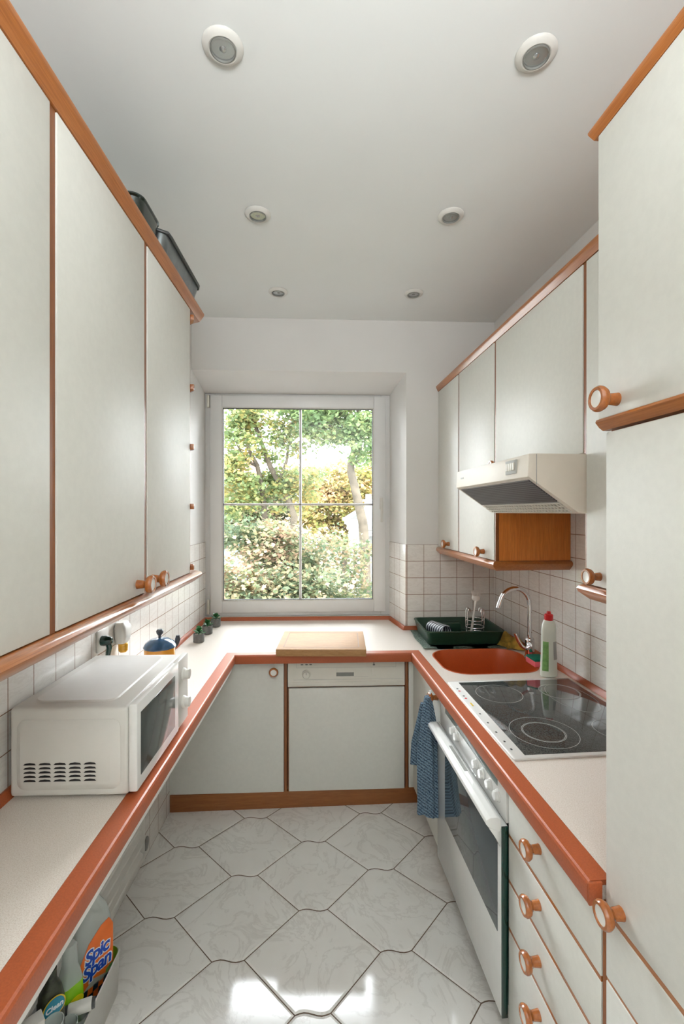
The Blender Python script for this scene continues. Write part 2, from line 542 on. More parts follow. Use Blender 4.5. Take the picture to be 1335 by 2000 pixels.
# extractor filter: dark ribbed mesh
s = MatB('dark_filter_mesh')
v = s.coord('Object', (1, 1, 1))
wv = s.n.new('ShaderNodeTexWave'); wv.bands_direction = 'X'; wv.inputs['Scale'].default_value = 40
s.l.new(v, wv.inputs['Vector'])
s.l.new(s.ramp(wv.outputs['Fac'], [(0.2, lin((78, 78, 80))), (0.8, lin((112, 112, 114)))]), s.b.inputs['Base Color'])
s.b.inputs['Roughness'].default_value = 0.45; s.b.inputs['Metallic'].default_value = 0.4
M['filter'] = s.m
# striped cup
s = MatB('navy_striped_glaze')
v = s.coord('Object')
wv = s.n.new('ShaderNodeTexWave'); wv.bands_direction = 'Y'; wv.inputs['Scale'].default_value = 17
s.l.new(v, wv.inputs['Vector'])
s.l.new(s.ramp(wv.outputs['Fac'], [(0.60, lin((18, 28, 44))), (0.70, lin((206, 212, 216)))]), s.b.inputs['Base Color'])
s.b.inputs['Roughness'].default_value = 0.35
M['striped'] = s.m
# towel: blue woven cloth
s = MatB('blue_woven_towel')
v = s.coord('Object', (1, 1, 1), (0.4, 0.3, 0.7))
ck = s.n.new('ShaderNodeTexWave'); ck.inputs['Scale'].default_value = 38; ck.bands_direction = 'DIAGONAL'; ck.inputs['Distortion'].default_value = 2.5
ck.inputs['Detail Scale'].default_value = 6
s.l.new(v, ck.inputs['Vector'])
n = s.noise(v, 240, 2)
a = s.ramp(ck.outputs['Fac'], [(0.3, lin((26, 46, 70))), (0.8, lin((108, 136, 156)))])
s.l.new(s.mix(0.35, a, s.ramp(n, [(0.4, lin((34, 56, 80))), (0.62, lin((160, 184, 200)))])), s.b.inputs['Base Color'])
s.b.inputs['Roughness'].default_value = 0.95
s.bump(ck.outputs['Fac'], 0.6, 0.002)
M['towel'] = s.m
# drying mat: pale green leafy print
s = MatB('pale_green_print_cloth')
v = s.coord()
n = s.noise(v, 75, 3, 0.6, 0.8)
s.l.new(s.ramp(n, [(0.42, lin((168, 184, 170))), (0.5, lin((84, 108, 94))), (0.58, lin((172, 188, 174)))]), s.b.inputs['Base Color'])
s.b.inputs['Roughness'].default_value = 0.9
M['mat_cloth'] = s.m
M['board'] = wood('bamboo_board', (164, 122, 76), (182, 142, 94), 0.65, (2.5, 26, 26), 0.0, fine=1.0)
# foliage
def leaf_mat(name, stops):
    s = MatB(name)
    ge = s.n.new('ShaderNodeNewGeometry')
    v = s.coord('Object')
    n = s.noise(v, 0.9, 2, 0.6)
    ad = s.n.new('ShaderNodeMath'); ad.operation = 'MULTIPLY_ADD'
    s.l.new(ge.outputs['Random Per Island'], ad.inputs[0]); ad.inputs[1].default_value = 0.55
    sub = s.n.new('ShaderNodeMath'); sub.operation = 'MULTIPLY_ADD'
    s.l.new(n, sub.inputs[0]); sub.inputs[1].default_value = 1.5; sub.inputs[2].default_value = -0.52
    s.l.new(sub.outputs[0], ad.inputs[2])
    col = s.ramp(ad.outputs[0], [(p, lin(c)) for p, c in stops])
    col = s.mix(1.0, col, (0.60, 0.60, 0.60, 1), 'MULTIPLY')
    s.l.new(col, s.b.inputs['Base Color'])
    s.b.inputs['Roughness'].default_value = 0.6
    out = s.n['Material Output']
    tl = s.n.new('ShaderNodeBsdfTranslucent'); s.l.new(col, tl.inputs[0])
    mx = s.n.new('ShaderNodeMixShader'); mx.inputs[0].default_value = 0.52
    s.l.new(s.b.outputs[0], mx.inputs[1]); s.l.new(tl.outputs[0], mx.inputs[2])
    s.l.new(mx.outputs[0], out.inputs[0])
    return s.m
M['leaf_maple'] = leaf_mat('maple_leaves', [(0.2, (98, 118, 88)), (0.42, (134, 148, 106)), (0.6, (190, 178, 136)), (0.8, (210, 174, 146))])
M['leaf_green'] = leaf_mat('green_leaves', [(0.2, (118, 150, 98)), (0.55, (158, 184, 120)), (0.85, (204, 206, 140))])
M['leaf_mixed'] = leaf_mat('turning_leaves', [(0.2, (126, 150, 100)), (0.5, (176, 192, 126)), (0.8, (226, 200, 124))])
M['leaf_gold'] = leaf_mat('golden_leaves', [(0.2, (168, 180, 104)), (0.5, (222, 204, 124)), (0.8, (236, 196, 150))])

# ================================================================== STRUCTURE
CEIL = 2.79
LW, RW = -0.835, 1.217          # left wall (frame L), right wall (frame R)
BACK = -2.6
# ---- floor: glazed six-sided tiles with short wavy edges, set in brown grout
bm = NB()
box(bm, -1.2, 1.7, BACK, 3.3, -0.12, -0.0016, mi=1)
P0 = Vector((-0.3305, 1.6235)); a_ = R(0.9)
e1 = Vector((math.cos(a_), math.sin(a_))); e2 = Vector((-math.sin(a_), math.cos(a_)))
def S(i, j): return P0 + e1*(0.2993*i) + e2*(0.1887*j)
HW = 0.057
def wav(c, rev=False):
    pts = []
    for k in range(9):
        t = k/8.0
        pts.append(c + e1*(HW*(2*t-1)) + e2*(0.0062*math.sin(2*PI*t)))
    return pts[::-1] if rev else pts
tiles = []
for i in range(-3, 8):
    for j in range(-26, 9):
        if (i+j) % 2: continue
        pts = wav(S(i, j)) + [S(i+1, j+1) - e1*HW] + wav(S(i, j+2), True) + [S(i-1, j+1) + e1*HW]
        c = S(i, j+1)
        if not (-1.1 < c.x < 1.5 and BACK+0.25 < c.y < 3.1): continue
        f = bm.faces.new([bm.verts.new((p.x, p.y, 0.0)) for p in pts]); tiles.append(f)
bm.normal_update()
r = bmesh.ops.inset_individual(bm, faces=tiles, thickness=0.0022, depth=0.0)
faces_mi(r['faces'], 1)
for f in r['faces']: pass
rim = bmesh.ops.inset_individual(bm, faces=tiles, thickness=0.008, depth=0.0)
tset = {v for f in tiles for v in f.verts}
outer = {v for f in rim['faces'] for v in f.verts} - tset
for v_ in outer: v_.co.z = -0.0013
for f in r['faces']:
    for v_ in f.verts:
        if v_ not in outer and v_ not in tset: v_.co.z = -0.0014
floor = bpy.data.objects.new('floor', mesh_of('floor', bm, [M['floor_tile'], M['grout']], smooth=4))
C.objects.link(floor); props(floor, kind='structure', label='pale marbled six-sided floor tiles with brown grout')

def struct(name, bm, mats, fr='W', label=None, smooth=30):
    o = single(name, bm, mats, label, None, fr, (0, 0, 0), kind='structure', smooth=smooth)
    return o
bm = NB(); box(bm, -1.3, 1.8, BACK, 3.35, CEIL, CEIL+0.1)
struct('ceiling', bm, M['ceiling'], label='plain white ceiling with six recessed spotlights')
# left wall
bm = NB(); box(bm, LW-0.15, LW, BACK, 3.3, 0, CEIL)
wall_left = struct('wall_left', bm, M['paint'], 'L', 'white wall behind the microwave')
tl = tile_mat('left_wall_tiles', 0.105, 'yz', (-1.214+0.105*40, -1.38+0.105*40))
bm = NB(); box(bm, LW, LW+0.005, -1.0, 3.145, 0.845, 1.38)
part('tile_panel', bm, tl, wall_left, 'white square wall tiles above the worktop')
tl2 = tile_mat('left_wall_tiles_below', 0.11, 'yz', (-2.163+0.11*40, -0.11+0.11*40))
bm = NB(); box(bm, LW, LW+0.005, -1.0, 2.46, 0.0, 0.80)
part('tile_panel', bm, tl2, wall_left, 'white square wall tiles under the worktop')
# far wall with the window recess
bm = NB()
prism(bm, [(0.532, 2.85), (1.30, 2.85), (1.30, 3.30), (0.475, 3.30), (0.475, 3.15)], 'z', 0, CEIL)
prism(bm, [(2.85, 2.464), (2.85, CEIL), (3.30, CEIL), (3.30, 2.40), (3.15, 2.40)], 'x', -0.95, 0.532)
prism(bm, [(2.85, 2.464), (2.85, CEIL), (3.30, CEIL), (3.30, 2.40), (3.15, 2.40)], 'x', 0.532, 0.5321)
box(bm, -0.95, 0.532, 2.85, 3.30, 0, 0.80)
box(bm, -0.95, 0.532, 3.142, 3.30, 0.80, 0.867)
wall_far = struct('wall_far', bm, M['paint'], 'W', 'white wall around the window recess')
tw = tile_mat('far_wall_tiles', 0.105, 'xz', (-0.642+0.105*40, -1.38+0.105*40))
bm = NB(); box(bm, 0.532, 1.12, 2.845, 2.85, 0.845, 1.38)
part('tile_panel', bm, tw, wall_far, 'square wall tiles behind the dish tray')
bm = NB()
prism(bm, [(0.532, 2.846), (0.533, 2.852), (0.476, 3.15), (0.470, 3.149), (0.527, 2.846)], 'z', 0.845, 1.38)
tr_ = tile_mat('reveal_tiles', 0.105, 'yz', (-2.95+0.105*40, -1.38+0.105*40))
part('tile_panel', bm, tr_, wall_far, 'white square tiles in the window recess')
# right wall
bm = NB(); box(bm, RW, RW+0.15, BACK, 3.3, 0, CEIL)
wall_right = struct('wall_right', bm, M['paint'], 'R', 'white wall behind the sink and hob')
tr2 = tile_mat('right_wall_tiles', 0.105, 'yz', (-1.824+0.105*40, -1.38+0.105*40))
bm = NB(); box(bm, RW-0.005, RW, -0.4, 2.90, 0.845, 1.60)
part('tile_panel', bm, tr2, wall_right, 'marbled square wall tiles behind the sink')
# rear wall of the adjoining space
bm = NB()
box(bm, -1.3, 1.9, BACK-0.15, BACK, 0, CEIL)
struct('wall_rear', bm, M['paint'], 'W', 'white wall behind the camera')

# ---- window
win = thing('window_1', 'white framed kitchen window with four panes', None, 'W', (0, 3.15, 0), kind='structure')
def frame_bm(bm, x0, x1, z0, z1, w, y0, y1, bevel=0.003, mi=0):
    box(bm, x0, x0+w, y0, y1, z0, z1, bevel, mi)
    box(bm, x1-w, x1, y0, y1, z0, z1, bevel, mi)
    box(bm, x0+w, x1-w, y0, y1, z0, z0+w, bevel, mi)
    box(bm, x0+w, x1-w, y0, y1, z1-w, z1, bevel, mi)
bm = NB(); frame_bm(bm, -0.802, 0.482, 0.868, 2.40, 0.07, 3.166, 3.235)
part('window_frame', bm, M['pvc'], win)
bm = NB(); frame_bm(bm, -0.763, 0.441, 0.893, 2.386, 0.080, 3.148, 3.20, 0.004)
sash = part('window_sash', bm, M['pvc'], win)
bm = NB(); frame_bm(bm, -0.685, 0.363, 0.971, 2.308, 0.0085, 3.150, 3.185, 0.002)
part('glazing_bead', bm, M['white_plastic'], sash)
bm = NB(); frame_bm(bm, -0.6765, 0.3545, 0.9795, 2.2995, 0.004, 3.156, 3.175, 0)
part('gasket', bm, M['grey_dark'], sash, 'black rubber gasket')
bm = NB(); box(bm, -0.675, 0.353, 3.176, 3.180, 0.98, 2.298)
part('window_pane', bm, M['glass'], win)
bm = NB()
box(bm, -0.157, -0.140, 3.170, 3.188, 0.98, 2.30, 0.003)
box(bm, -0.675, 0.353, 3.170, 3.188, 1.630, 1.645, 0.003)
part('glazing_bar', bm, M['pvc'], win)
bm = NB()
box(bm, 0.400, 0.424, 3.140, 3.150, 1.605, 1.685, 0.004)
box(bm, 0.405, 0.419, 3.110, 3.142, 1.640, 1.656, 0.003)
box(bm, 0.403, 0.421, 3.104, 3.118, 1.515, 1.660, 0.005)
part('window_handle', bm, M['white_plastic'], win)
for z0, z1 in ((2.30, 2.385), (0.885, 0.985)):
    bm = NB(); box(bm, -0.784, -0.766, 3.140, 3.166, z0, z1, 0.004)
    part('window_hinge', bm, M['cream'], win)

# ---- recessed spotlights
def spot(loc, label, src=None):
    if src is None:
        t = thing('recessed_spotlight', label, 'ceiling light', 'W', (0, 0, 0), 'recessed ceiling spotlights')
        bm = NB()
        lathe(bm, [(0.0335, 0.0), (0.0335, -0.010), (0.037, -0.0115), (0.048, -0.008), (0.0525, -0.0025), (0.0525, 0.0)], (0, 0, 0), 'z', 40)
        part('bezel', bm, M['white_plastic'], t, local=True)
        bm = NB()
        lathe(bm, [(0.0330, -0.001), (0.0330, -0.0125), (0.0305, -0.0135), (0.0295, -0.009), (0.0295, -0.001)], (0, 0, 0), 'z', 36)
        part('lamp_ring', bm, M['grey_mid'], t, 'grey lamp ring', local=True)
        bm = NB()
        lathe(bm, [(0.0295, -0.0085), (0.022, -0.004), (0.013, -0.002), (0.010, -0.004), (0.009, -0.009), (0.005, -0.0115), (0.0, -0.012)], (0, 0, 0), 'z', 36)
        part('lamp_reflector', bm, M['reflector'], t, 'silver reflector bulb', local=True)
    else:
        t = copy_tree(src); t['label'] = label
    t.location = (loc[0], loc[1], CEIL - 0.001)
    return t
sp0 = spot((-0.255, 1.189), 'recessed ceiling spotlight, largest in view on the microwave side')
spot((0.562, 1.171), 'recessed ceiling spotlight nearest the tall white cupboard crown', sp0)
spot((-0.258, 1.853), 'middle recessed spotlight of the row nearer the baking tins', sp0)
spot((0.523, 1.827), 'middle recessed spotlight of the row nearer the extractor hood', sp0)
spot((-0.238, 2.50), 'smallest recessed spotlight by the far wall, on the baking tins side', sp0)
spot((0.504, 2.484), 'smallest recessed spotlight by the far wall, on the extractor hood side', sp0)

# ================================================================== FURNITURE
def knob(parent, u, v, z, axis, local=False):
    bm = NB()
    prof = [(0.0125, 0.0), (0.0115, 0.008), (0.0105, 0.018), (0.014, 0.024), (0.0215, 0.028), (0.0245, 0.034), (0.0245, 0.039), (0.0215, 0.0435), (0.0165, 0.0435), (0.0160, 0.0415), (0.010, 0.0405), (0.0, 0.040)]
    lathe(bm, prof, (u, v, z), axis, 32, mis=[0]*9 + [1]*2)
    return part('knob', bm, [M['knob_wood'], M['knob_white']], parent)
def cabinet(name, label, fr, base, group=None):
    return thing(name, label, 'cabinet', fr, base, group)
DT = 0.018   # door thickness
GAP = 0.011
# ---- left wall cabinets: doors face +u
UL = -0.51
Z0, Z1 = 1.357, 2.343
def wall_cab_left(v0, v1, label, kv=None):
    t = cabinet('wall_cabinet', label, 'L', (LW, (v0+v1)/2, Z0), 'wall cabinets above the microwave')
    bm = NB(); box(bm, LW+0.001, UL-DT-0.001, v0, v1, Z0, Z1)
    part('carcass', bm, M['dark_wood'], t)
    bm = NB(); box(bm, UL-DT, UL, v0+GAP, v1-GAP, Z0+0.002, Z1-0.001, 0.0015)
    d = part('door', bm, M['laminate'], t)
    if kv: knob(d, UL, kv, 1.390, 'x')
    bm = NB(); box(bm, UL-DT-0.001, UL-0.003, v1-GAP+0.0015, v1, Z0, Z1)
    part('edge_strip', bm, M['dark_wood'], t, 'reddish brown wooden edge strip')
    bm = NB(); box(bm, UL-DT-0.001, UL-0.003, v0, v0+GAP-0.0015, Z0, Z1)
    part('edge_strip', bm, M['dark_wood'], t, 'reddish brown wooden edge strip')
    return t
wall_cab_left(0.43, 0.868, 'white wall cabinet with no knob showing, cut by the picture edge')
wall_cab_left(0.868, 1.303, 'tall white wall cabinet door above the microwave, middle one on the microwave side', 1.244)
wall_cab_left(1.303, 1.728, 'narrow looking white wall cabinet under the baking tins, end of the run', 1.348)
# open end shelves
t = thing('corner_shelf_unit', 'open wooden end shelves beside the last wall cabinet, over the worktop', 'shelf', 'L', (LW, 1.80, Z0))
bm = NB(); box(bm, LW+0.001, LW+0.012, 1.7285, 1.86, Z0, Z1)
part('back_panel', bm, M['laminate'], t)
def qshelf(z):
    bm = NB()
    pts = [(LW+0.012, 1.7285), (-0.5, 1.7285)] + [(LW+0.012 + (0.323)*math.cos(a), 1.732 + 0.12*math.sin(a)) for a in [R(3+87*k/8) for k in range(9)]]
    prism(bm, pts, 'z', z-0.010, z+0.010, 0.002)
    return bm
for z in (2.056, 1.831, 1.606, 1.377):
    part('shelf', qshelf(z), M['knob_wood'], t)
part('shelf', qshelf(2.318), M['knob_wood'], t)
# crown and light rail, left
crown_prof = [(-0.03, 0.001), (0.002, 0.001), (0.006, 0.008), (0.014, 0.022), (0.018, 0.030), (0.018, 0.036), (0.010, 0.038), (-0.03, 0.038)]
def moulding(name, label, fr, path, prof, z, mat, base):
    bm = NB(); sweep(bm, path, [(d, z+h) for d, h in prof])
    return single(name, bm, mat, label, 'moulding', fr, base)
moulding('crown_moulding', 'orange wooden crown moulding along the cabinets above the microwave', 'L', [(UL, 0.43), (UL, 1.835), (UL-0.12, 1.905)], crown_prof, Z1, M['trim_wood'], (UL, 1.0, Z1))
rail_prof = [(-0.035, -0.001), (0.004, -0.001), (0.015, -0.006), (0.020, -0.014), (0.016, -0.024), (-0.012, -0.044), (-0.035, -0.044)]
moulding('light_rail', 'orange wooden rail under the cabinets above the microwave', 'L', [(UL, 0.43), (UL, 1.80), (UL-0.13, 1.86)], rail_prof, Z0, M['trim_wood'], (UL, 1.0, Z0))

# ---- right wall cabinets: doors face -u
UR = 0.856
Y0, Y1 = 1.366, 2.345
def wall_cab_right(v0, v1, z0, z1, label, kv=None, kz=1.398, side=True):
    t = cabinet('wall_cabinet', label, 'R', (RW, (v0+v1)/2, z0), 'wall cabinets on the sink side')
    bm = NB(); box(bm, UR+DT+0.001, RW-0.006, v0+0.001, v1-0.001, z0, z1)
    part('carcass', bm, M['panel_wood'], t)
    bm = NB(); box(bm, UR, UR+DT, v0+0.009, v1-0.009, z0+0.002, z1-0.001, 0.0015)
    d = part('door', bm, M['laminate'], t)
    if kv: knob(d, UR, kv, kz, '-x')
    for a, b in ((v0, v0+0.0075), (v1-0.0075, v1)):
        bm = NB(); box(bm, UR+0.003, UR+DT+0.001, a, b, z0, z1)
        part('edge_strip', bm, M['dark_wood'], t, 'reddish brown wooden edge strip')
    return t
wall_cab_right(2.44, 2.832, Y0, Y1, 'narrowest looking white wall cabinet, against the far wall', 2.60)
wall_cab_right(1.965, 2.44, Y0, Y1, 'white wall cabinet with oak side, partly behind the extractor hood', 2.09)
wall_cab_right(1.318, 1.965, 1.764, Y1, 'short wide white wall cabinet above the extractor hood', 1.92, 1.785)
wall_cab_right(0.88, 1.318, Y0, Y1, 'white wall cabinet between the extractor hood and the tall cupboard', 1.247)
crown_r = [(-d, h) for d, h in crown_prof]
moulding('crown_moulding', 'orange wooden crown moulding along the wall cabinets on the sink side', 'R', [(UR, 0.90), (UR, 2.83)], [(-d*0.8, h*0.95) for d, h in crown_prof], Y1, M['trim_wood'], (UR, 1.9, Y1))
rail_r = [(-d*0.8, h) for d, h in rail_prof]
moulding('light_rail', 'orange wooden rail under the cabinets beside the far wall', 'R', [(RW-0.006, 1.965-0.002), (UR, 1.965-0.002), (UR, 2.83)], rail_r, Y0, M['trim_wood'], (UR, 2.3, Y0))
moulding('light_rail', 'short orange wooden rail end peeping out beside the tall cupboard', 'R', [(UR, 0.90), (UR, 1.318), (RW-0.006, 1.318)], rail_r, Y0, M['trim_wood'], (UR, 1.2, Y0))

# ---- tall cupboard on the right
UB = 0.598
t = cabinet('tall_cupboard', 'tall white cupboard with two wooden knobs filling the picture edge', 'R', (0.9, 0.5, 0))
bm = NB(); box(bm, UB+DT+0.001, RW-0.008, 0.02, 0.862, 0.0, 2.343)
part('carcass', bm, M['dark_wood'], t)
bm = NB(); box(bm, UB-0.006, UB+DT, 0.03, 0.867, 1.770, 2.340, 0.002)
d = part('door', bm, M['laminate'], t); knob(d, UB-0.006, 0.812, 1.798, '-x')
bm = NB(); prism(bm, [(UB+0.004, 1.748), (UB-0.004, 1.754), (UB-0.012, 1.764), (UB-0.010, 1.769), (UB+DT, 1.769), (UB+DT, 1.748)], 'y', 0.03, 0.867)
part('grip_strip', bm, M['trim_wood'], t, 'orange wooden strip between the two doors')
bm = NB(); box(bm, UB, UB+DT, 0.03, 0.852, 0.800, 1.742, 0.002)
d = part('door', bm, M['laminate'], t); knob(d, UB, 0.808, 0.829, '-x')
bm = NB(); box(bm, UB, UB+DT, 0.03, 0.852, 0.668, 0.788, 0.002)
part('drawer_front', bm, M['laminate'], t)
bm = NB(); box(bm, UB, UB+DT, 0.03, 0.852, 0.10, 0.660, 0.002)
part('door', bm, M['laminate'], t)
bm = NB()
box(bm, UB+0.002, UB+DT, 0.03, 0.852, 0.7885, 0.7995); box(bm, UB+0.002, UB+DT, 0.03, 0.852, 0.6605, 0.6675)
part('edge_strip', bm, M['trim_wood'], t)
bm = NB(); box(bm, UB+0.001, UB+DT, 0.853, 0.864, 0.0, 0.800, 0.002)
part('edge_strip', bm, M['dark_wood'], t, 'brown upright strip beside the drawers')
bm = NB(); sweep(bm, [(UB-0.006, 0.02), (UB-0.006, 0.880), (RW-0.4, 0.880)], [(-d*0.5+0.001, 2.341+h*0.6) for d, h in crown_prof])
part('crown_strip', bm, M['trim_wood'], t, 'orange wooden crown moulding')

# ---- right base run
def base_front(bm, v0, v1, z0, z1):
    box(bm, UB, UB+DT, v0, v1, z0, z1, 0.0015)
t = cabinet('drawer_unit', 'white drawer unit with four wooden knobs below the worktop end', 'R', (0.9, 1.07, 0))
bm = NB(); box(bm, UB+DT+0.001, RW-0.008, 0.866, 1.281, 0.102, 0.797)
part('carcass', bm, M['panel_wood'], t)
bm = NB(); box(bm, UB+0.07, RW-0.02, 0.866, 1.281, 0.0, 0.1015)
part('kick_board', bm, M['laminate'], t)
for z0, z1, kz in ((0.6495, 0.790, 0.730), (0.5175, 0.6385, 0.588), (0.3795, 0.5065, 0.445), (0.10, 0.3685, 0.309)):
    bm = NB(); base_front(bm, 0.868, 1.278, z0, z1)
    d = part('drawer', bm, M['laminate'], t); knob(d, UB, 1.107, kz, '-x')
for z in (0.644, 0.512, 0.374):
    bm = NB(); box(bm, UB+0.0012, UB+DT, 0.868, 1.278, z-0.0052, z+0.0052)
    part('edge_strip', bm, M['trim_wood'], t, 'orange wooden line between drawers')
t = cabinet('sink_cabinet', 'white base cabinet under the sink with the towel on its knob', 'R', (0.9, 2.18, 0))
bm = NB(); box(bm, UB+DT+0.001, RW-0.008, 1.925, 2.44, 0.102, 0.64)
part('carcass', bm, M['panel_wood'], t)
bm = NB(); box(bm, UB+0.07, RW-0.02, 1.925, 2.44, 0.0, 0.1015)
part('kick_board', bm, M['laminate'], t)
bm = NB(); base_front(bm, 1.940, 2.425, 0.10, 0.792)
d = part('door', bm, M['laminate'], t); sk = knob(d, UB, 1.975, 0.762, '-x')
bm = NB(); box(bm, UB+0.002, UB+DT, 1.926, 1.938, 0.102, 0.79)
part('edge_strip', bm, M['dark_wood'], t, 'reddish brown upright strip')

# ---- oven
t = thing('oven', 'white built-in oven with long bar handle and dark glass door', 'oven', 'R', (0.9, 1.6, 0))
bm = NB(); box(bm, UB+DT+0.001, RW-0.01, 1.285, 1.922, 0.104, 0.796)
part('housing', bm, M['grey_mid'], t)
bm = NB(); box(bm, UB-0.004, UB+DT, 1.287, 1.920, 0.672, 0.800, 0.002)
pn = part('control_panel', bm, M['white_gloss'], t)
bm = NB(); box(bm, UB-0.006, UB-0.003, 1.345, 1.850, 0.748, 0.798, 0.0008)
part('display', bm, M['display_glass'], pn, 'grey green glass strip')
for kv in (1.75, 1.702, 1.513, 1.455, 1.397, 1.339):
    bm = NB(); lathe(bm, [(0.018, 0), (0.0175, 0.004), (0.0145, 0.006), (0.0138, 0.014), (0.012, 0.0155), (0, 0.0155)], (UB-0.004, kv, 0.722), '-x', 28)
    part('oven_knob', bm, M['white_gloss'], pn)
bm = NB(); box(bm, UB-0.018, UB+0.002, 1.289, 1.920, 0.105, 0.664, 0.002)
dr = part('oven_door', bm, M['white_gloss'], t)
bm = NB(); box(bm, UB-0.0195, UB-0.0175, 1.312, 1.812, 0.335, 0.648, 0.0005)
part('oven_window', bm, M['oven_glass'], dr, 'dark grey glass')
bm = NB(); box(bm, UB-0.0178, UB+0.001, 1.2835, 1.2885, 0.105, 0.664, 0.001)
part('glass_edge', bm, M['glass_edge'], dr, 'dark green glass edge')
bm = NB()
hp = [(UB-0.020, 0.645), (UB-0.030, 0.650), (UB-0.056, 0.662), (UB-0.064, 0.672), (UB-0.062, 0.684), (UB-0.050, 0.690), (UB-0.030, 0.690), (UB-0.018, 0.685), (UB-0.0185, 0.662)]
prism(bm, [(p[0], p[1]) for p in hp], 'y', 1.288, 1.905, 0.002)
h = part('oven_handle', bm, M['white_gloss'], dr)
bm = NB(); prism(bm, [(UB-0.0195, 0.60), (UB-0.030, 0.625), (UB-0.052, 0.655), (UB-0.052, 0.664), (UB-0.0195, 0.664)], 'y', 1.289, 1.312, 0.001)
part('handle_bracket', bm, M['white_gloss'], dr)
bm = NB()
box(bm, UB-0.0185, UB-0.0165, 1.30, 1.90, 0.6905, 0.6915)
box(bm, UB-0.040, UB-0.028, 1.53, 1.70, 0.6895, 0.6908)
part('handle_seam', bm, M['grey_mid'], dr, smooth=0)
bm = NB(); box(bm, UB+0.07, UB+0.09, 1.287, 1.920, 0.0, 0.1035)
part('kick_panel', bm, M['white_plastic'], t)

# ---- far base run (world frame): cabinet, dishwasher, filler
VF = 2.46
t = cabinet('base_cabinet', 'white base cabinet with one round knob left of the dishwasher, under the window', 'W', (-0.5, 2.6, 0))
bm = NB(); box(bm, -0.80, -0.186, VF+0.001, 2.84, 0.0895, 0.797)
part('carcass', bm, M['dark_wood'], t)
bm = NB(); box(bm, -0.816+0.0, -0.203, VF-DT, VF, 0.090, 0.786, 0.0015)
d = part('door', bm, M['laminate'], t); knob(d, -0.253, VF-DT, 0.741, '-y')
bm = NB(); box(bm, -0.199, -0.187, VF-DT+0.003, VF, 0.09, 0.797)
part('edge_strip', bm, M['dark_wood'], t, 'dark brown upright strip')
t = thing('dishwasher', 'built-in dishwasher with cream control panel and white door, under the window', 'dishwasher', 'W', (0.13, 2.6, 0))
bm = NB(); box(bm, -0.183, 0.450, VF+0.001, 2.84, 0.0895, 0.797)
part('housing', bm, M['dark_wood'], t)
bm = NB(); box(bm, -0.176, 0.446, VF-DT, VF, 0.092, 0.641, 0.0015)
part('door_panel', bm, M['laminate'], t)
bm = NB()
prism(bm, [(VF-DT-0.006, 0.652), (VF-DT-0.003, 0.672), (VF-DT, 0.675), (VF-DT, 0.795), (VF, 0.795), (VF, 0.652)], 'x', -0.181, 0.447, 0.0012)
cp = part('control_panel', bm, M['cream'], t)
bm = NB(); lathe(bm, [(0.024, 0), (0.023, 0.004), (0.019, 0.006), (0.018, 0.016), (0.016, 0.018), (0, 0.018)], (-0.083, VF-DT, 0.716), '-y', 32)
box(bm, -0.0845, -0.0815, VF-DT-0.0195, VF-DT-0.017, 0.718, 0.730, mi=1)
part('dial', bm, [M['cream'], M['grey_mid']], cp)
bm = NB(); box(bm, 0.076, 0.174, VF-DT-0.001, VF-DT+0.001, 0.700, 0.748, 0); box(bm, 0.078, 0.172, VF-DT-0.0016, VF-DT, 0.704, 0.724, 0, 1)
part('door_grip', bm, [M['cream'], M['grey_mid']], cp, 'recessed grey grip')
bm = NB(); box(bm, 0.268, 0.292, VF-DT-0.003, VF-DT, 0.702, 0.746, 0.0008)
part('push_button', bm, M['cream'], cp)
y0, y1 = VF-DT-0.0009, VF-DT-0.0003
for x0, x1, z0, z1 in [(0.274, 0.286, 0.760, 0.765), (0.276, 0.284, 0.769, 0.773), (-0.132, -0.124, 0.784, 0.789), (-0.120, -0.096, 0.785, 0.789), (-0.112, -0.099, 0.766, 0.770), (-0.088, -0.075, 0.766, 0.770), (-0.066, -0.053, 0.766, 0.770)]:
    bm = NB(); box(bm, x0, x1, y0, y1, z0, z1)
    part('printed_mark', bm, M['grey_dark'], cp, smooth=0)
bm = NB()
frame_bm(bm, -0.135, 0.40, 0.750, 0.793, 0.0012, y0, y1, 0)
box(bm, -0.15, 0.44, y0, y1, 0.6865, 0.6875); box(bm, 0.10, 0.25, y0, y1, 0.699, 0.7)
part('printed_lines', bm, M['grey_light'], cp, smooth=0)
bm = NB(); box(bm, 0.451, 0.466, VF-DT+0.004, VF, 0.09, 0.797, 0.002)
box(bm, 0.451, 0.5, VF, VF+0.02, 0.0895, 0.797)
part('edge_strip', bm, M['dark_wood'], t, 'brown upright strip')
bm = NB(); box(bm, 0.470, 0.512, VF-DT+0.002, VF, 0.095, 0.797, 0.0015)
single('filler_panel', bm, M['laminate'], 'narrow white filler strip in the corner right of the dishwasher', 'panel', 'W', (0.49, VF, 0.095))
bm = NB(); prism(bm, [(-0.80, 2.437), (0.535, 2.462), (0.535, 2.48), (-0.80, 2.458)], 'z', 0.0, 0.089, 0.001)
single('plinth', bm, M['plinth_wood'], 'brown wooden plinth board along the floor under the dishwasher', 'plinth', 'W', (0, 2.45, 0))

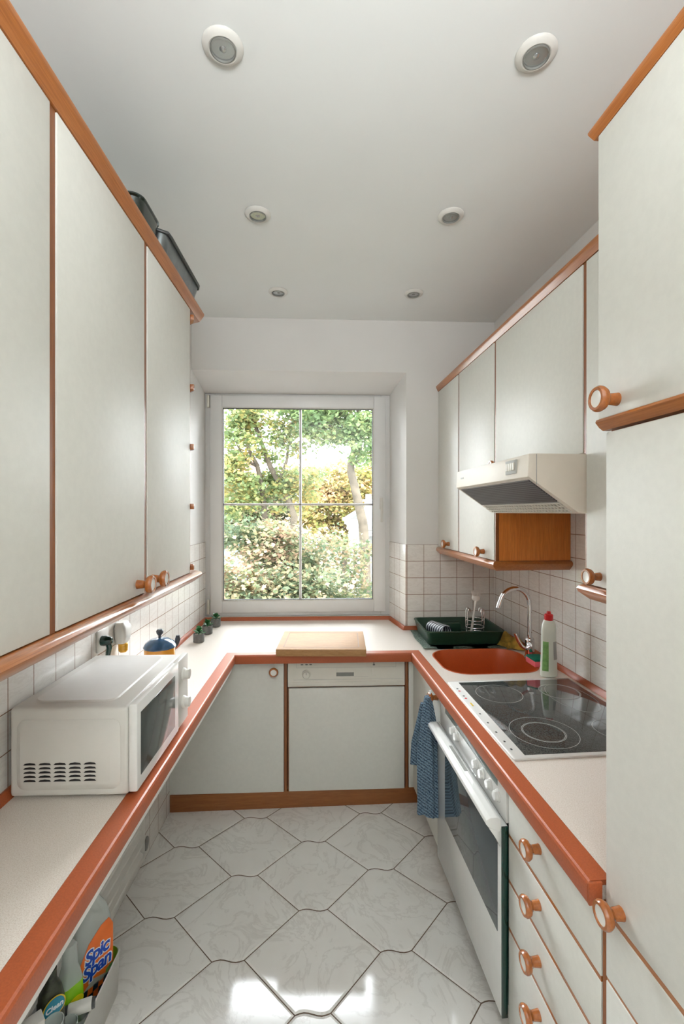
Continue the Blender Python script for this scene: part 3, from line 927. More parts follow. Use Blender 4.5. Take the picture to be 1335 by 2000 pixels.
# ---- worktop
zt = 0.845
wt = thing('worktop', 'U-shaped speckled beige worktop with terracotta edge', 'worktop', 'W', (0, 0, 0.80))
def P2(fr, u, v): p = fw(fr, u, v); return (p.x, p.y)
outer = [P2('L', LW+0.004, -0.9), P2('L', LW+0.004, 3.135), (0.472, 3.14), (0.528, 2.846), meet('R', RW-0.004, y=2.846), P2('R', RW-0.004, 0.866), P2('R', 0.574, 0.866), meet('R', 0.574, y=2.371), meet('L', -0.479, y=2.371), P2('L', -0.479, -0.9)]
def sink_loop(dx, n=9):
    pts = rrect(0.668+dx, 1.132-dx, 2.015+dx, 2.385-dx, 0.115-dx*0.7, n)
    return pts
hole = [P2('R', *p) for p in sink_loop(0.0)]
bm = NB(); poly_with_holes(bm, outer, [hole[::-1]], 0.806, zt)
part('laminate_top', bm, M['worktop'], wt, 'speckled beige laminate', smooth=20)
path = [P2('L', -0.473, -0.9), meet('L', -0.473, y=2.365), meet('R', 0.568, y=2.365), P2('R', 0.568, 0.866)]
nose = [(0.0, 0.806), (0.0, 0.8385), (-0.0025, 0.8440), (-0.007, 0.8462), (-0.050, 0.8460), (-0.052, 0.8450), (-0.052, 0.8350), (-0.006, 0.8350), (-0.006, 0.800), (-0.002, 0.800)]
bm = NB(); sweep(bm, path, nose)
part('front_edge', bm, M['terracotta'], wt, 'terracotta coloured front edge', smooth=24)
bm = NB(); prism(bm, [P2('R', 0.5685, 0.866), P2('R', 0.5685, 0.8600), P2('R', 0.597, 0.8600), P2('R', 0.597, 0.866)], 'z', 0.800, 0.8455, 0.0015)
part('end_cap', bm, M['terracotta'], wt, 'terracotta coloured end cap')
path = [P2('L', LW+0.005, -0.9), P2('L', LW+0.005, 3.128), (0.472, 3.128), (0.522, 2.845), meet('R', RW-0.006, y=2.845), P2('R', RW-0.006, 0.868)]
up = [(0.0, 0.8452), (0.0, 0.868), (0.006, 0.868), (0.013, 0.860), (0.018, 0.8452)]
bm = NB(); sweep(bm, path, up)
part('back_upstand', bm, M['terracotta'], wt, 'terracotta coloured upstand', smooth=30)
# white rail under the front edge on the left
bm = NB(); box(bm, -0.500, -0.476, -0.9, 2.30, 0.785, 0.8055, 0.002)
single('support_rail', bm, M['white_plastic'], 'white rail directly under the worktop edge on the microwave side', 'rail', 'L', (-0.49, 0.7, 0.785))

# ---- sink
t = thing('kitchen_sink', 'terracotta coloured rounded sink bowl set in the worktop', 'sink', 'R', (0.9, 2.2, 0.69))
bm = NB()
loops = [at_z(sink_loop(-0.004), 0.8462), at_z(sink_loop(0.002), 0.8465), at_z(sink_loop(0.006), 0.838), at_z(sink_loop(0.012), 0.78), at_z(sink_loop(0.022), 0.715), at_z(sink_loop(0.045), 0.695), at_z(sink_loop(0.10), 0.690)]
loft(bm, loops, cap0=False)
loft(bm, [at_z(sink_loop(-0.004), 0.8462), at_z(sink_loop(0.0025), 0.80), at_z(sink_loop(0.015), 0.70), at_z(sink_loop(0.10), 0.680)], cap0=False)
part('bowl', bm, M['sink'], t)
bm = NB(); lathe(bm, [(0.035, 0.6895), (0.035, 0.693), (0.028, 0.6925), (0.022, 0.6905), (0, 0.690)], (0.9, 2.2, 0), 'z', 28)
part('drain', bm, M['chrome'], t, 'chrome drain')

# ---- hob
t = thing('ceramic_hob', 'black ceramic hob with white frame set in the worktop', 'hob', 'R', (0.9, 1.6, 0.8452))
bm = NB()
prof = rrect(0.625, 1.172, 1.304, 1.923, 0.006, 3)
loft(bm, [at_z(prof, 0.8456), at_z(prof, 0.850), at_z(rrect(0.627, 1.170, 1.306, 1.921, 0.006, 3), 0.8515)])
part('hob_frame', bm, M['white_gloss'], t, 'white frame with control strip')
bm = NB(); box(bm, 0.668, 1.163, 1.320, 1.905, 0.849, 0.8522, 0.0004)
gl = part('hob_glass', bm, M['hob_glass'], t, 'black dotted glass')
bm = NB()
z = 0.8526
def zone(cx, cy, rr):
    for q in rr: ring_flat(bm, cx, cy, z, q-0.0009, q+0.0009)
zone(0.80, 1.452, (0.108, 0.069, 0.065))
zone(0.79, 1.775, (0.090,))
zone(1.045, 1.775, (0.078, 0.074))
zone(1.055, 1.447, (0.074,))
# oval extension of the far zone
cx, cy = 1.06, 1.715
a = [bm.verts.new((cx+0.080*math.cos(2*PI*i/64), cy+0.135*math.sin(2*PI*i/64), z)) for i in range(64)]
b = [bm.verts.new((cx+0.0818*math.cos(2*PI*i/64), cy+0.1368*math.sin(2*PI*i/64), z)) for i in range(64)]
for i in range(64): bm.faces.new((a[i], a[(i+1) % 64], b[(i+1) % 64], b[i]))
part('cooking_zone_rings', bm, M['grey_light'], gl, 'thin pale rings', smooth=0)
for v_, q, m_ in ((1.84, 0.0045, 'grey_dark'), (1.765, 0.0045, 'grey_dark'), (1.815, 0.005, 'red'), (1.742, 0.005, 'red')):
    bm = NB(); lathe(bm, [(q, 0), (q, 0.0006), (0, 0.0006)], (0.6405, v_, 0.8516), 'z', 14)
    part('indicator_dot', bm, M[m_], t, smooth=0)
for v_, w_, m_ in ((1.67, 0.030, 'gold'), (1.60, 0.008, 'grey_dark'), (1.53, 0.008, 'grey_dark'), (1.462, 0.008, 'grey_dark'), (1.40, 0.008, 'grey_dark'), (1.352, 0.008, 'grey_dark')):
    bm = NB(); box(bm, 0.640, 0.646, v_, v_+w_, 0.8516, 0.8521)
    part('touch_mark', bm, M[m_], t, smooth=0)

# ---- extractor hood
t = thing('extractor_hood', 'cream extractor hood with dark filter below the short wall cabinet', 'extractor hood', 'R', (0.95, 1.63, 1.58))
bm = NB()
sec = [(0.699, 1.761), (0.677, 1.760), (0.673, 1.691), (0.684, 1.687), (0.830, 1.584), (0.858, 1.580), (1.20, 1.580), (1.20, 1.762)]
# body shell open below where the filter and the grille sit
n = len(sec)
prism(bm, sec, 'y', 1.312, 1.948, 0.0012)
hb = part('hood_body', bm, M['hood_cream'], t)
def slope(f): return (0.684 + (0.830-0.684)*f, 1.687 + (1.584-1.687)*f)
def slab(bm, f0, f1, v0, v1, th, mi=0):
    (a0, b0), (a1, b1) = slope(f0), slope(f1)
    nx, nz = -0.577*th, -0.816*th
    prism(bm, [(a0, b0), (a1, b1), (a1+nx, b1+nz), (a0+nx, b0+nz)], 'y', v0, v1, 0, mi)
bm = NB(); slab(bm, 0.03, 0.66, 1.335, 1.925, 0.0035)
part('grease_filter', bm, M['filter'], t, 'dark grey ribbed filter')
bm = NB()
for k in range(30):
    v0 = 1.335 + k*0.0198
    slab(bm, 0.70, 0.98, v0, v0+0.006, 0.004)
for f in (0.70, 0.79, 0.88, 0.96): slab(bm, f, f+0.02, 1.333, 1.927, 0.005)
part('lamp_grille', bm, M['cream'], t, 'cream slotted grille')
bm = NB(); slab(bm, 0.69, 0.985, 1.335, 1.925, 0.0008)
part('grille_backing', bm, M['grey_mid'], t, 'grey behind the slots')
bm = NB(); box(bm, 0.670, 0.678, 1.383, 1.456, 1.707, 1.751, 0.001)
sw = part('switch_panel', bm, M['grey_light'], t)
bm = NB()
for k in range(4): box(bm, 0.667, 0.672, 1.392+k*0.015, 1.404+k*0.015, 1.718, 1.742, 0.001)
part('rocker_switch', bm, M['cream'], sw)
bm = NB(); box(bm, 0.6735, 0.6752, 1.862, 1.893, 1.7245, 1.7305, 0)
part('maker_mark', bm, M['grey_light'], t, smooth=0)
bm = NB(); box(bm, 0.700, 0.7016, 1.3108, 1.3124, 1.668, 1.760)
part('seam', bm, M['grey_light'], t, smooth=0)

# ================================================================== SMALL THINGS
# ---- microwave
t = thing('microwave', 'white microwave oven with side vents standing on the worktop', 'microwave', 'L', (-0.66, 1.40, 0.846))
mu0, mu1, mv0, mv1, mz0, mz1 = -0.812, -0.512, 1.192, 1.630, 0.853, 1.083
bm = NB(); box(bm, mu0, mu1, mv0, mv1, mz0, mz1, 0.010, segs=3)
body = part('housing', bm, M['white_plastic'], t)
bm = NB()
rp = rrect(-0.780, -0.560, 1.225, 1.600, 0.03, 5)
rq = rrect(-0.776, -0.564, 1.229, 1.596, 0.028, 5)
loft(bm, [at_z(rp, mz1-0.001), at_z(rq, mz1+0.0035)])
part('top_panel', bm, M['white_plastic'], t)
bm = NB()
def yz_side(pts, v): return [(p[0], v, p[1]) for p in pts]
rp = rrect(-0.792, -0.532, 0.872, 1.052, 0.022, 5); rq = rrect(-0.776, -0.552, 0.890, 1.034, 0.012, 5)
bm = NB(); loft(bm, [yz_side(rp, mv0+0.001), yz_side(rp, mv0-0.0008), yz_side(rq, mv0-0.0130)])
side = part('side_panel', bm, M['white_plastic'], t)
bm = NB()
for i in range(5):
    for j in range(5):
        u0 = -0.768 + i*0.0375; z0 = 0.901 + j*0.0105
        pts = [(u0, z0), (u0+0.031, z0), (u0+0.028, z0+0.0040), (u0+0.0155, z0+0.0055), (u0+0.004, z0+0.0040)]
        prism(bm, pts, 'y', mv0-0.0138, mv0-0.0129)
part('side_vents', bm, M['black'], side, 'dark vent slots', smooth=0)
bm = NB(); box(bm, mu1+0.0008, mu1+0.024, 1.190, 1.520, 0.862, 1.090, 0.005)
dr = part('microwave_door', bm, M['white_gloss'], t)
bm = NB(); box(bm, mu1+0.0235, mu1+0.0250, 1.212, 1.480, 0.895, 1.060, 0.0005)
part('door_window', bm, M['micro_glass'], dr, 'dark grey window')
bm = NB(); box(bm, mu1+0.0008, mu1+0.020, 1.524, 1.632, 0.862, 1.088, 0.004)
pn = part('control_panel', bm, M['white_plastic'], t)
for z in (1.030, 0.935):
    bm = NB(); lathe(bm, [(0.021, 0), (0.020, 0.006), (0.017, 0.009), (0.016, 0.022), (0, 0.023)], (mu1+0.020, 1.578, z), 'x', 28)
    part('timer_knob', bm, M['white_plastic'], pn)
for (a, b) in ((-0.525, 1.225), (-0.53, 1.60), (-0.78, 1.235), (-0.79, 1.60)):
    bm = NB(); lathe(bm, [(0.010, 0.8462), (0.010, 0.8535), (0, 0.8535)], (a, b, 0), 'z', 16)
    part('foot', bm, M['black'], t, 'black rubber foot')

# ---- casserole with blue lid
t = thing('casserole', 'small orange casserole with blue lid behind the microwave', 'pot', 'L', (-0.706, 1.95, 0.8455))
cc = (-0.706, 1.95, 0.8755)
bm = NB(); lathe(bm, [(0.050, -0.0298), (0.058, -0.024), (0.062, 0.06), (0.062, 0.138), (0.058, 0.138), (0.056, 0.02), (0, 0.012)], cc, 'z', 40)
part('pot_body', bm, M['pot_orange'], t)
bm = NB(); lathe(bm, [(0.065, 0.1385), (0.066, 0.143), (0.058, 0.158), (0.038, 0.172), (0.015, 0.178), (0, 0.179)], cc, 'z', 40)
ld = part('lid', bm, M['pot_blue'], t)
bm = NB(); lathe(bm, [(0.006, 0.176), (0.006, 0.188), (0.013, 0.196), (0.015, 0.206), (0.010, 0.214), (0, 0.216)], cc, 'z', 24)
part('lid_knob', bm, M['pot_knob'], ld)
bm = NB(); tube(bm, [(-0.668, 2.000, 0.990), (-0.656, 2.012, 1.006), (-0.652, 2.016, 1.028), (-0.652, 2.016, 1.046)], 0.012, 12, rs=[0.006, 0.008, 0.012, 0.007])
part('side_handle', bm, M['pot_knob'], t)

# ---- plug and air freshener at the wall
t = thing('power_socket', 'white wall socket above the microwave', 'socket', 'L', (LW, 1.70, 1.10))
bm = NB(); box(bm, LW+0.0052, LW+0.014, 1.665, 1.745, 1.075, 1.155, 0.004)
part('cover_plate', bm, M['white_plastic'], t)
t = thing('power_plug', 'dark green plug with cord hanging behind the microwave', 'plug', 'L', (LW, 1.69, 1.10))
bm = NB(); lathe(bm, [(0.018, 0.0), (0.019, 0.01), (0.016, 0.028), (0.010, 0.036), (0, 0.038)], (LW+0.0145, 1.690, 1.115), 'x', 20)
part('plug_body', bm, M['glass_edge'], t)
bm = NB(); tube(bm, [(LW+0.035, 1.690, 1.113), (LW+0.040, 1.692, 1.090), (LW+0.034, 1.694, 1.06), (LW+0.022, 1.694, 1.00), (LW+0.016, 1.69, 0.93), (LW+0.012, 1.68, 0.862)], 0.006, 10, rs=[0.010, 0.010, 0.0085, 0.006, 0.004, 0.004])
part('cord', bm, M['glass_edge'], t)
t = thing('air_freshener', 'white plug-in air freshener with amber liquid above the microwave', 'air freshener', 'L', (LW, 1.83, 1.05))
bm = NB()
loft(bm, [at_z(rrect(LW+0.008, LW+0.045, 1.800, 1.856, 0.012, 4), 1.070), at_z(rrect(LW+0.007, LW+0.052, 1.792, 1.864, 0.016, 4), 1.095), at_z(rrect(LW+0.007, LW+0.052, 1.790, 1.866, 0.016, 4), 1.130), at_z(rrect(LW+0.010, LW+0.040, 1.800, 1.856, 0.012, 4), 1.152)])
part('freshener_body', bm, M['white_plastic'], t)
bm = NB(); lathe(bm, [(0.014, 0.020), (0.018, 0.014), (0.017, -0.012), (0.012, -0.018), (0, -0.018)], (LW+0.030, 1.828, 1.050), 'z', 20)
part('liquid_vial', bm, M['amber'], t, 'amber vial')

# ---- baking tins on top of the left cabinets
t = thing('loaf_tin', 'glossy dark green-black loaf tin on top of the wall cabinets', 'baking tin', 'L', (-0.62, 1.30, 2.3815))
bm = NB()
def lp(d, z, u0=-0.80, u1=-0.512, v0=1.272, v1=1.438, r=0.035): return at_z(rrect(u0+d, u1-d, v0+d, v1-d, r, 5), z)
loft(bm, [lp(0.016, 2.3815), lp(0.014, 2.385), lp(0.004, 2.462), lp(0.0, 2.466), lp(0.0, 2.470), lp(0.006, 2.470), lp(0.018, 2.388)])
part('tin_body', bm, M['tray_black'], t)
t = thing('roasting_pan', 'grey roasting pan with dark rim on top of the end wall cabinet', 'roasting pan', 'L', (-0.64, 1.6, 2.3815))
bm = NB()
def rib_loop(d, z, amp):
    pts = rrect(-0.80+d, -0.500-d, 1.443+d, 1.835-d, 0.03, 4)
    out = []
    n = len(pts)
    for i in range(n):
        a = Vector(pts[i]); b = Vector(pts[(i+1) % n])
        L = (b-a).length
        m = max(1, int(L/0.0065))
        nn = Vector((b.y-a.y, a.x-b.x)).normalized()
        for k in range(m):
            p = a + (b-a)*(k/m)
            q = amp*math.sin(2*PI*k/4.0) if L > 0.05 else 0
            out.append((p.x+nn.x*q, p.y+nn.y*q, z))
    return out
def rl(d, z, amp): return [(p[0], p[1], p[2]) for p in rib_loop_fixed(d, z, amp)]
_ref = rib_loop(0.0, 0, 0.0)
def rib_loop_fixed(d, z, amp):
    # same number of points at every level
    c = Vector((-0.650, 1.639))
    out = []
    for i, p in enumerate(_ref):
        du, dv = p[0]-c.x, p[1]-c.y
        su = (0.150-d)/0.150; sv = (0.196-d)/0.196
        q = amp*math.cos(PI*i)
        L = math.hypot(du, dv)
        out.append((c.x+du*su + q*du/L, c.y+dv*sv + q*dv/L, z))
    return out
loft(bm, [rl(0.030, 2.3815, 0), rl(0.026, 2.385, 0.003), rl(0.020, 2.410, 0.003), rl(0.018, 2.416, 0), rl(0.006, 2.466, 0), rl(0.007, 2.470, 0), rl(0.011, 2.466, 0), rl(0.032, 2.390, 0)], mis=[0]*7)
part('pan_body', bm, M['tray_grey'], t)
bm = NB(); sw_path = rl(0.002, 0, 0)
tube(bm, [(p[0], p[1], 2.470) for p in sw_path[::3]], 0.0055, 8, closed=True)
part('rolled_rim', bm, M['grey_dark'], t, 'dark rolled rim')

# ---- succulents in concrete pots
def succulent(name_loc, label, src=None, rz=0.0):
    if src is None:
        t = thing('potted_succulent', label, 'potted plant', 'W', (0, 0, 0), 'small succulents in grey pots')
        bm = NB(); lathe(bm, [(0.026, 0), (0.030, 0.003), (0.0305, 0.048), (0.0295, 0.050), (0.027, 0.049), (0.026, 0.040), (0, 0.040)], (0, 0, 0), 'z', 32)
        part('pot', bm, M['concrete'], t, local=True)
        bm = NB()
        rnd = random.Random(3)
        for k in range(26):
            a = rnd.random()*2*PI; r0 = 0.023*math.sqrt(rnd.random())
            lathe(bm, [(0, -0.003), (0.0035, 0), (0, 0.0035)], (r0*math.cos(a), r0*math.sin(a), 0.042), 'z', 7)
        part('pebbles', bm, M['pebbles'], t, local=True)
        bm = NB()
        tube(bm, [(0, 0, 0.04), (0.002, 0.001, 0.055), (0.0, 0.0, 0.075)], 0.003, 8)
        for k in range(15):
            a = k*2.4; lev = k/15.0
            tilt = R(15 + 55*(1-lev)); L = 0.038*(1-0.35*lev)*(0.85+0.3*rnd.random())
            base = Vector((0, 0, 0.046+0.026*lev))
            d = Vector((math.cos(a)*math.sin(tilt), math.sin(a)*math.sin(tilt), math.cos(tilt)))
            sd = Vector((-math.sin(a), math.cos(a), 0))
            nn = d.cross(sd)
            w = 0.0120
            rows = [(0, 0.25), (0.35, 0.8), (0.65, 1.0), (0.88, 0.7), (1.0, 0.1)]
            rings = []
            for f, q in rows:
                c = base + d*(L*f) + Vector((0, 0, -0.006*f*f))
                rings.append([c - sd*w*q, c + nn*0.0022*q, c + sd*w*q, c - nn*0.0012*q])
            loft(bm, rings)
        part('succulent_leaves', bm, M['succulent'], t, local=True)
    else:
        t = copy_tree(src); t['label'] = label
    t.location = (name_loc[0], name_loc[1], 0.8455); t.rotation_euler = (0, 0, rz)
    return t
su = succulent((-0.699, 2.625), 'small succulent in a grey pot, nearest the microwave of three')
succulent((-0.694, 2.800), 'small succulent in a grey pot, middle one of three', su, 1.9)
succulent((-0.684, 2.975), 'small succulent in a grey pot by the window hinge, farthest of three', su, 4.0)

# ---- cutting board
t = thing('cutting_board', 'thick bamboo cutting board overhanging the worktop edge over the dishwasher', 'cutting board', 'W', (0, 2.5, 0.8465))
bm = NB(); prism(bm, [(-0.235, 2.336), (0.226, 2.314), (0.242, 2.668), (-0.219, 2.690)], 'z', 0.8468, 0.884, 0.003)
part('board_body', bm, M['board'], t)
bm = NB()
c = [(-0.198, 2.372), (0.192, 2.353), (0.205, 2.635), (-0.185, 2.654)]
for i in range(4):
    a = Vector(c[i]); b = Vector(c[(i+1) % 4]); d = (b-a).normalized(); nn = Vector((-d.y, d.x))*0.003
    prism(bm, [tuple(a-nn), tuple(b-nn), tuple(b+nn), tuple(a+nn)], 'z', 0.8838, 0.8844)
part('juice_groove', bm, plain('groove_brown', (130, 92, 54), 0.6), t, 'darker groove', smooth=0)

# ---- drying mat and dish tray
bm = NB()
nx, ny = 40, 26
def matpt(i, j):
    a, b = i/nx, j/ny
    u = 0.545 + a*(1.06-0.545); v_ = 2.425 + b*(2.82-2.425)
    u += -0.02*(1-b)*(1-a)*0 + 0.004*math.sin(9*b)
    z = 0.8475
    edge = max(0, 1-b*9)
    z += edge*0.007*max(0, math.sin(a*17+0.6))
    if a < 0.10: z += 0.002*abs(math.sin(b*25))
    return (u, v_, z)
g = [[bm.verts.new(matpt(i, j)) for j in range(ny+1)] for i in range(nx+1)]
for i in range(nx):
    for j in range(ny): bm.faces.new((g[i][j], g[i+1][j], g[i+1][j+1], g[i][j+1]))
ret = bmesh.ops.solidify(bm, geom=list(bm.faces), thickness=0.0018)
single('drying_mat', bm, M['mat_cloth'], 'pale green printed drying mat under the dark green dish tray', 'mat', 'W', (0.8, 2.6, 0.846))
t = thing('dish_tray', 'dark green plastic dish tray on the drying mat beside the sink', 'dish tray', 'W', (0.79, 2.62, 0.850))
bm = NB()
def tl_(d, z, r=0.03): return at_z(rrect(0.566+d, 1.010-d, 2.455+d, 2.805-d, r, 5), z)
loft(bm, [tl_(0.026, 0.8515), tl_(0.020, 0.856), tl_(0.004, 0.922), tl_(0.0, 0.926), tl_(0.0, 0.931), tl_(0.010, 0.931), tl_(0.013, 0.924), tl_(0.030, 0.862), tl_(0.045, 0.858)])
part('tray_body', bm, M['tray_green'], t)
bm = NB()
for k in range(9): box(bm, 0.62+k*0.028, 0.626+k*0.028, 2.56, 2.76, 0.858, 0.866, 0.001)
box(bm, 0.735, 0.84, 2.715, 2.76, 0.858, 0.912, 0.004)
part('tray_ridges', bm, M['tray_green'], t)
t = thing('striped_cup', 'navy and white striped cup lying in the dark green dish tray', 'cup', 'W', (0.672, 2.60, 0.868))
bm = NB()
mm = AX['y'].copy()
rot = Matrix.Rotation(R(24), 3, 'Z') @ AX['-y']
lathe(bm, [(0.024, -0.075), (0.036, -0.070), (0.038, 0.0), (0.038, 0.075), (0.034, 0.075), (0.033, -0.06), (0, -0.065)], (0.672, 2.60, 0.908), rot, 36)
part('cup_body', bm, M['striped'], t)

# cutlery basket and brush
t = thing('cutlery_basket', 'round chrome wire cutlery basket standing in the dish tray', 'basket', 'W', (0.868, 2.55, 0.868))
bm = NB()
cx, cy, rr = 0.868, 2.55, 0.050
def circ(z, r=rr, n=36): return [(cx+r*math.cos(2*PI*i/n), cy+r*math.sin(2*PI*i/n), z) for i in range(n)]
for z in (0.872, 0.900, 0.935, 0.975): tube(bm, circ(z), 0.0030, 8, closed=True)
for z in (0.868,):
    for k in range(-3, 4):
        x = k*0.0135; y = math.sqrt(max(0, rr*rr-x*x)); tube(bm, [(cx+x, cy-y, z), (cx+x, cy+y, z)], 0.0016, 6)
part('wire_rings', bm, M['steel'], t)
bm = NB()
for a in (R(200), R(160), R(-20), R(20)):
    x, y = math.cos(a), math.sin(a)
    tube(bm, [(cx+x*rr, cy+y*rr, 0.868), (cx+x*rr, cy+y*rr, 1.020), (cx+x*(rr-0.003), cy+y*rr, 1.034), (cx+x*(rr-0.012), cy+y*rr, 1.040), (cx+x*(rr-0.019), cy+y*rr, 1.032), (cx+x*(rr-0.021), cy+y*rr, 1.018)], 0.0030, 8)
part('wire_uprights', bm, M['steel'], t)
t = thing('dish_brush', 'white dish brush standing head up in the wire basket', 'dish brush', 'W', (0.856, 2.55, 0.872))
bm = NB(); tube(bm, [(0.848, 2.550, 0.872), (0.852, 2.551, 0.93), (0.862, 2.553, 1.00), (0.869, 2.555, 1.05), (0.874, 2.556, 1.085)], 0.008, 12, rs=[0.011, 0.010, 0.0075, 0.008, 0.013], flat=0.6)
part('brush_handle', bm, M['brush'], t)
bm = NB()
lathe(bm, [(0.012, 1.078), (0.022, 1.088), (0.024, 1.100), (0.020, 1.112), (0, 1.116)], (0.876, 2.556, 0), 'z', 20, sy=0.7)
rnd = random.Random(5)
for k in range(90):
    a = rnd.random()*2*PI; q = math.sqrt(rnd.random())
    p = Vector((0.876+0.021*q*math.cos(a), 2.556+0.014*q*math.sin(a), 1.105)); d = Vector((0.010*q*math.cos(a), 0.010*q*math.sin(a), 0.030))
    tube(bm, [p, p+d], 0.0013, 5)
part('bristles', bm, M['brush'], t)

# ---- mixer tap
t = thing('mixer_tap', 'chrome swan-neck mixer tap behind the sink', 'tap', 'R', (1.150, 2.22, 0.845))
bm = NB(); lathe(bm, [(0.028, 0.846), (0.029, 0.850), (0.024, 0.856), (0.0225, 0.88), (0.0225, 0.935), (0.020, 0.944), (0.013, 0.950), (0, 0.950)], (1.150, 2.22, 0), 'z', 32)
part('tap_body', bm, M['chrome'], t)
bm = NB()
pts = [(1.150, 2.22, 0.940), (1.150, 2.22, 1.02), (1.150, 2.22, 1.105)]
for k in range(1, 13):
    a = R(180*k/12.0*0.93)
    pts.append((1.150-0.078*(1-math.cos(a)), 2.22, 1.115+0.083*math.sin(a)))
e = Vector(pts[-1]); dd = (Vector(pts[-1])-Vector(pts[-2])).normalized()
tube(bm, pts, 0.0115, 16)
lathe(bm, [(0.0125, 0), (0.0125, 0.035), (0.010, 0.036), (0, 0.034)], e, Vector((0, 0, 1)).rotation_difference(dd).to_matrix(), 20)
part('spout', bm, M['chrome'], t)
bm = NB()
tube(bm, [(1.142, 2.20, 0.925), (1.118, 2.165, 0.925)], 0.014, 14)
tube(bm, [(1.118, 2.165, 0.915), (1.095, 2.155, 0.912), (1.072, 2.15, 0.926), (1.053, 2.15, 0.955), (1.038, 2.15, 0.99)], 0.012, 14, rs=[0.013, 0.014, 0.014, 0.013, 0.010], flat=0.55)
part('lever', bm, M['chrome'], t)

# ---- washing-up liquid
t = thing('detergent_bottle', 'white washing-up liquid bottle with red cap between sink and hob', 'bottle', 'R', (1.105, 1.962, 0.8455))
bc = (1.105, 1.962, 0.8455)
bm = NB()
def el(z, a, b, du=0): return [(bc[0]+du+a*math.cos(2*PI*i/36), bc[1]+b*math.sin(2*PI*i/36), bc[2]+z) for i in range(36)]
loft(bm, [el(0.0, 0.034, 0.022), el(0.005, 0.038, 0.026), el(0.06, 0.037, 0.026), el(0.12, 0.034, 0.024), el(0.17, 0.033, 0.023), el(0.205, 0.0335, 0.023), el(0.235, 0.030, 0.021), el(0.252, 0.022, 0.018), el(0.256, 0.016, 0.016)])
part('bottle_body', bm, M['bottle_white'], t)
bm = NB(); lathe(bm, [(0.0175, 0.252), (0.019, 0.254), (0.019, 0.276), (0.016, 0.280), (0.010, 0.281), (0.008, 0.292), (0, 0.293)], (bc[0], bc[1], bc[2]), 'z', 24)
part('cap', bm, M['red'], t, 'red cap')
bm = NB()
A = [R(200+k*6) for k in range(9)]
loft(bm, [[(bc[0]+(a_*1.012)*math.cos(q), bc[1]+(b_*1.015)*math.sin(q), bc[2]+z) for q in A] for z, a_, b_ in ((0.03, 0.0378, 0.026), (0.07, 0.0366, 0.026), (0.12, 0.0342, 0.0242), (0.16, 0.0332, 0.0232))], False, False)
part('side_label', bm, M['green_print'], t, 'green printed label')
bm = NB()
A = [R(285+k*6) for k in range(10)]
loft(bm, [[(bc[0]+(a_*1.012)*math.cos(q), bc[1]+(b_*1.015)*math.sin(q), bc[2]+z) for q in A] for z, a_, b_ in ((0.08, 0.0362, 0.026), (0.12, 0.0342, 0.0242), (0.16, 0.0332, 0.0232))], False, False)
part('back_label', bm, M['grey_light'], t, 'grey printed label')

# ---- sponge and cloth
t = thing('kitchen_sponge', 'pink sponge with green scourer beside the washing-up liquid bottle', 'sponge', 'R', (1.14, 2.11, 0.8455))
bm = NB(); box(bm, 1.100, 1.172, 2.075, 2.165, 0.846, 0.872, 0.004)
part('foam', bm, M['sponge_pink'], t)
bm = NB(); box(bm, 1.101, 1.171, 2.076, 2.164, 0.8722, 0.882, 0.002)
part('scourer', bm, M['sponge_green'], t, 'green scouring side')
bm = NB()
rnd = random.Random(11)
pts = []
nx, ny = 22, 18
g = []
for i in range(nx+1):
    row = []
    for j in range(ny+1):
        a, b = i/nx, j/ny
        u = 1.085 + 0.105*a + 0.015*math.sin(7*b); v_ = 2.34 + 0.17*b + 0.02*math.sin(6*a)
        dome = (math.sin(PI*a)*math.sin(PI*b))**0.6
        z = 0.851 + dome*(0.042 + 0.020*math.sin(11*a+5*b) + 0.012*math.sin(17*b-4*a))
        row.append(bm.verts.new((u, v_, max(0.8505, z))))
    g.append(row)
for i in range(nx):
    for j in range(ny): bm.faces.new((g[i][j], g[i+1][j], g[i+1][j+1], g[i][j+1]))
bmesh.ops.solidify(bm, geom=list(bm.faces), thickness=0.003)
single('crumpled_cloth', bm, M['yellow_cloth'], 'crumpled yellow cleaning cloth behind the tap lever', 'cloth', 'R', (1.14, 2.42, 0.8455))

# ---- towel on the sink cabinet knob
bm = NB()
nz, na = 40, 44
rows = []
for i in range(nz+1):
    f = i/nz
    z = 0.775 - f*0.495
    # section: gathered at the knob, widening downwards
    w = 0.012 + 0.031*min(1, f*2.2)**0.8 + 0.004*f
    th = 0.014 + 0.015*min(1, f*3)
    cu = 0.548 - 0.002*f
    cv = 1.958 - 0.020*f
    row = []
    for k in range(na):
        a = 2*PI*k/na
        fold = 1 + 0.16*math.sin(5*a + 2.0*f) + 0.07*math.sin(9*a - 3*f)
        du = w*math.cos(a)*fold; dv = th*math.sin(a)*fold*1.3
        # cross-section turned so its broad side faces the room
        c_, s_ = math.cos(R(-28)), math.sin(R(-28))
        zz = z + (0.006*math.sin(3*a) if f > 0.97 else 0)
        row.append((cu + du*c_ - dv*s_, cv + du*s_ + dv*c_, zz))
    rows.append(row)
loft(bm, rows)
tw_ = thing('kitchen_towel', 'blue woven kitchen towel hanging from the knob under the sink', 'towel', 'R', (0.55, 1.97, 0.28))
part('towel_front', bm, M['towel'], tw_, smooth=60)
bm = NB()
rows = []
for i in range(21):
    f = i/20
    z = 0.735 - f*0.275
    w = 0.012 + 0.026*min(1, f*1.6)
    row = []
    for k in range(28):
        a = 2*PI*k/28
        fold = 1 + 0.15*math.sin(4*a+2*f)
        du = w*math.cos(a)*fold; dv = 0.012*math.sin(a)*fold
        row.append((0.534 - 0.012*f + du, 1.985 + 0.010*f + dv, z))
    rows.append(row)
loft(bm, rows)
part('towel_fold', bm, M['towel'], tw_, smooth=60)
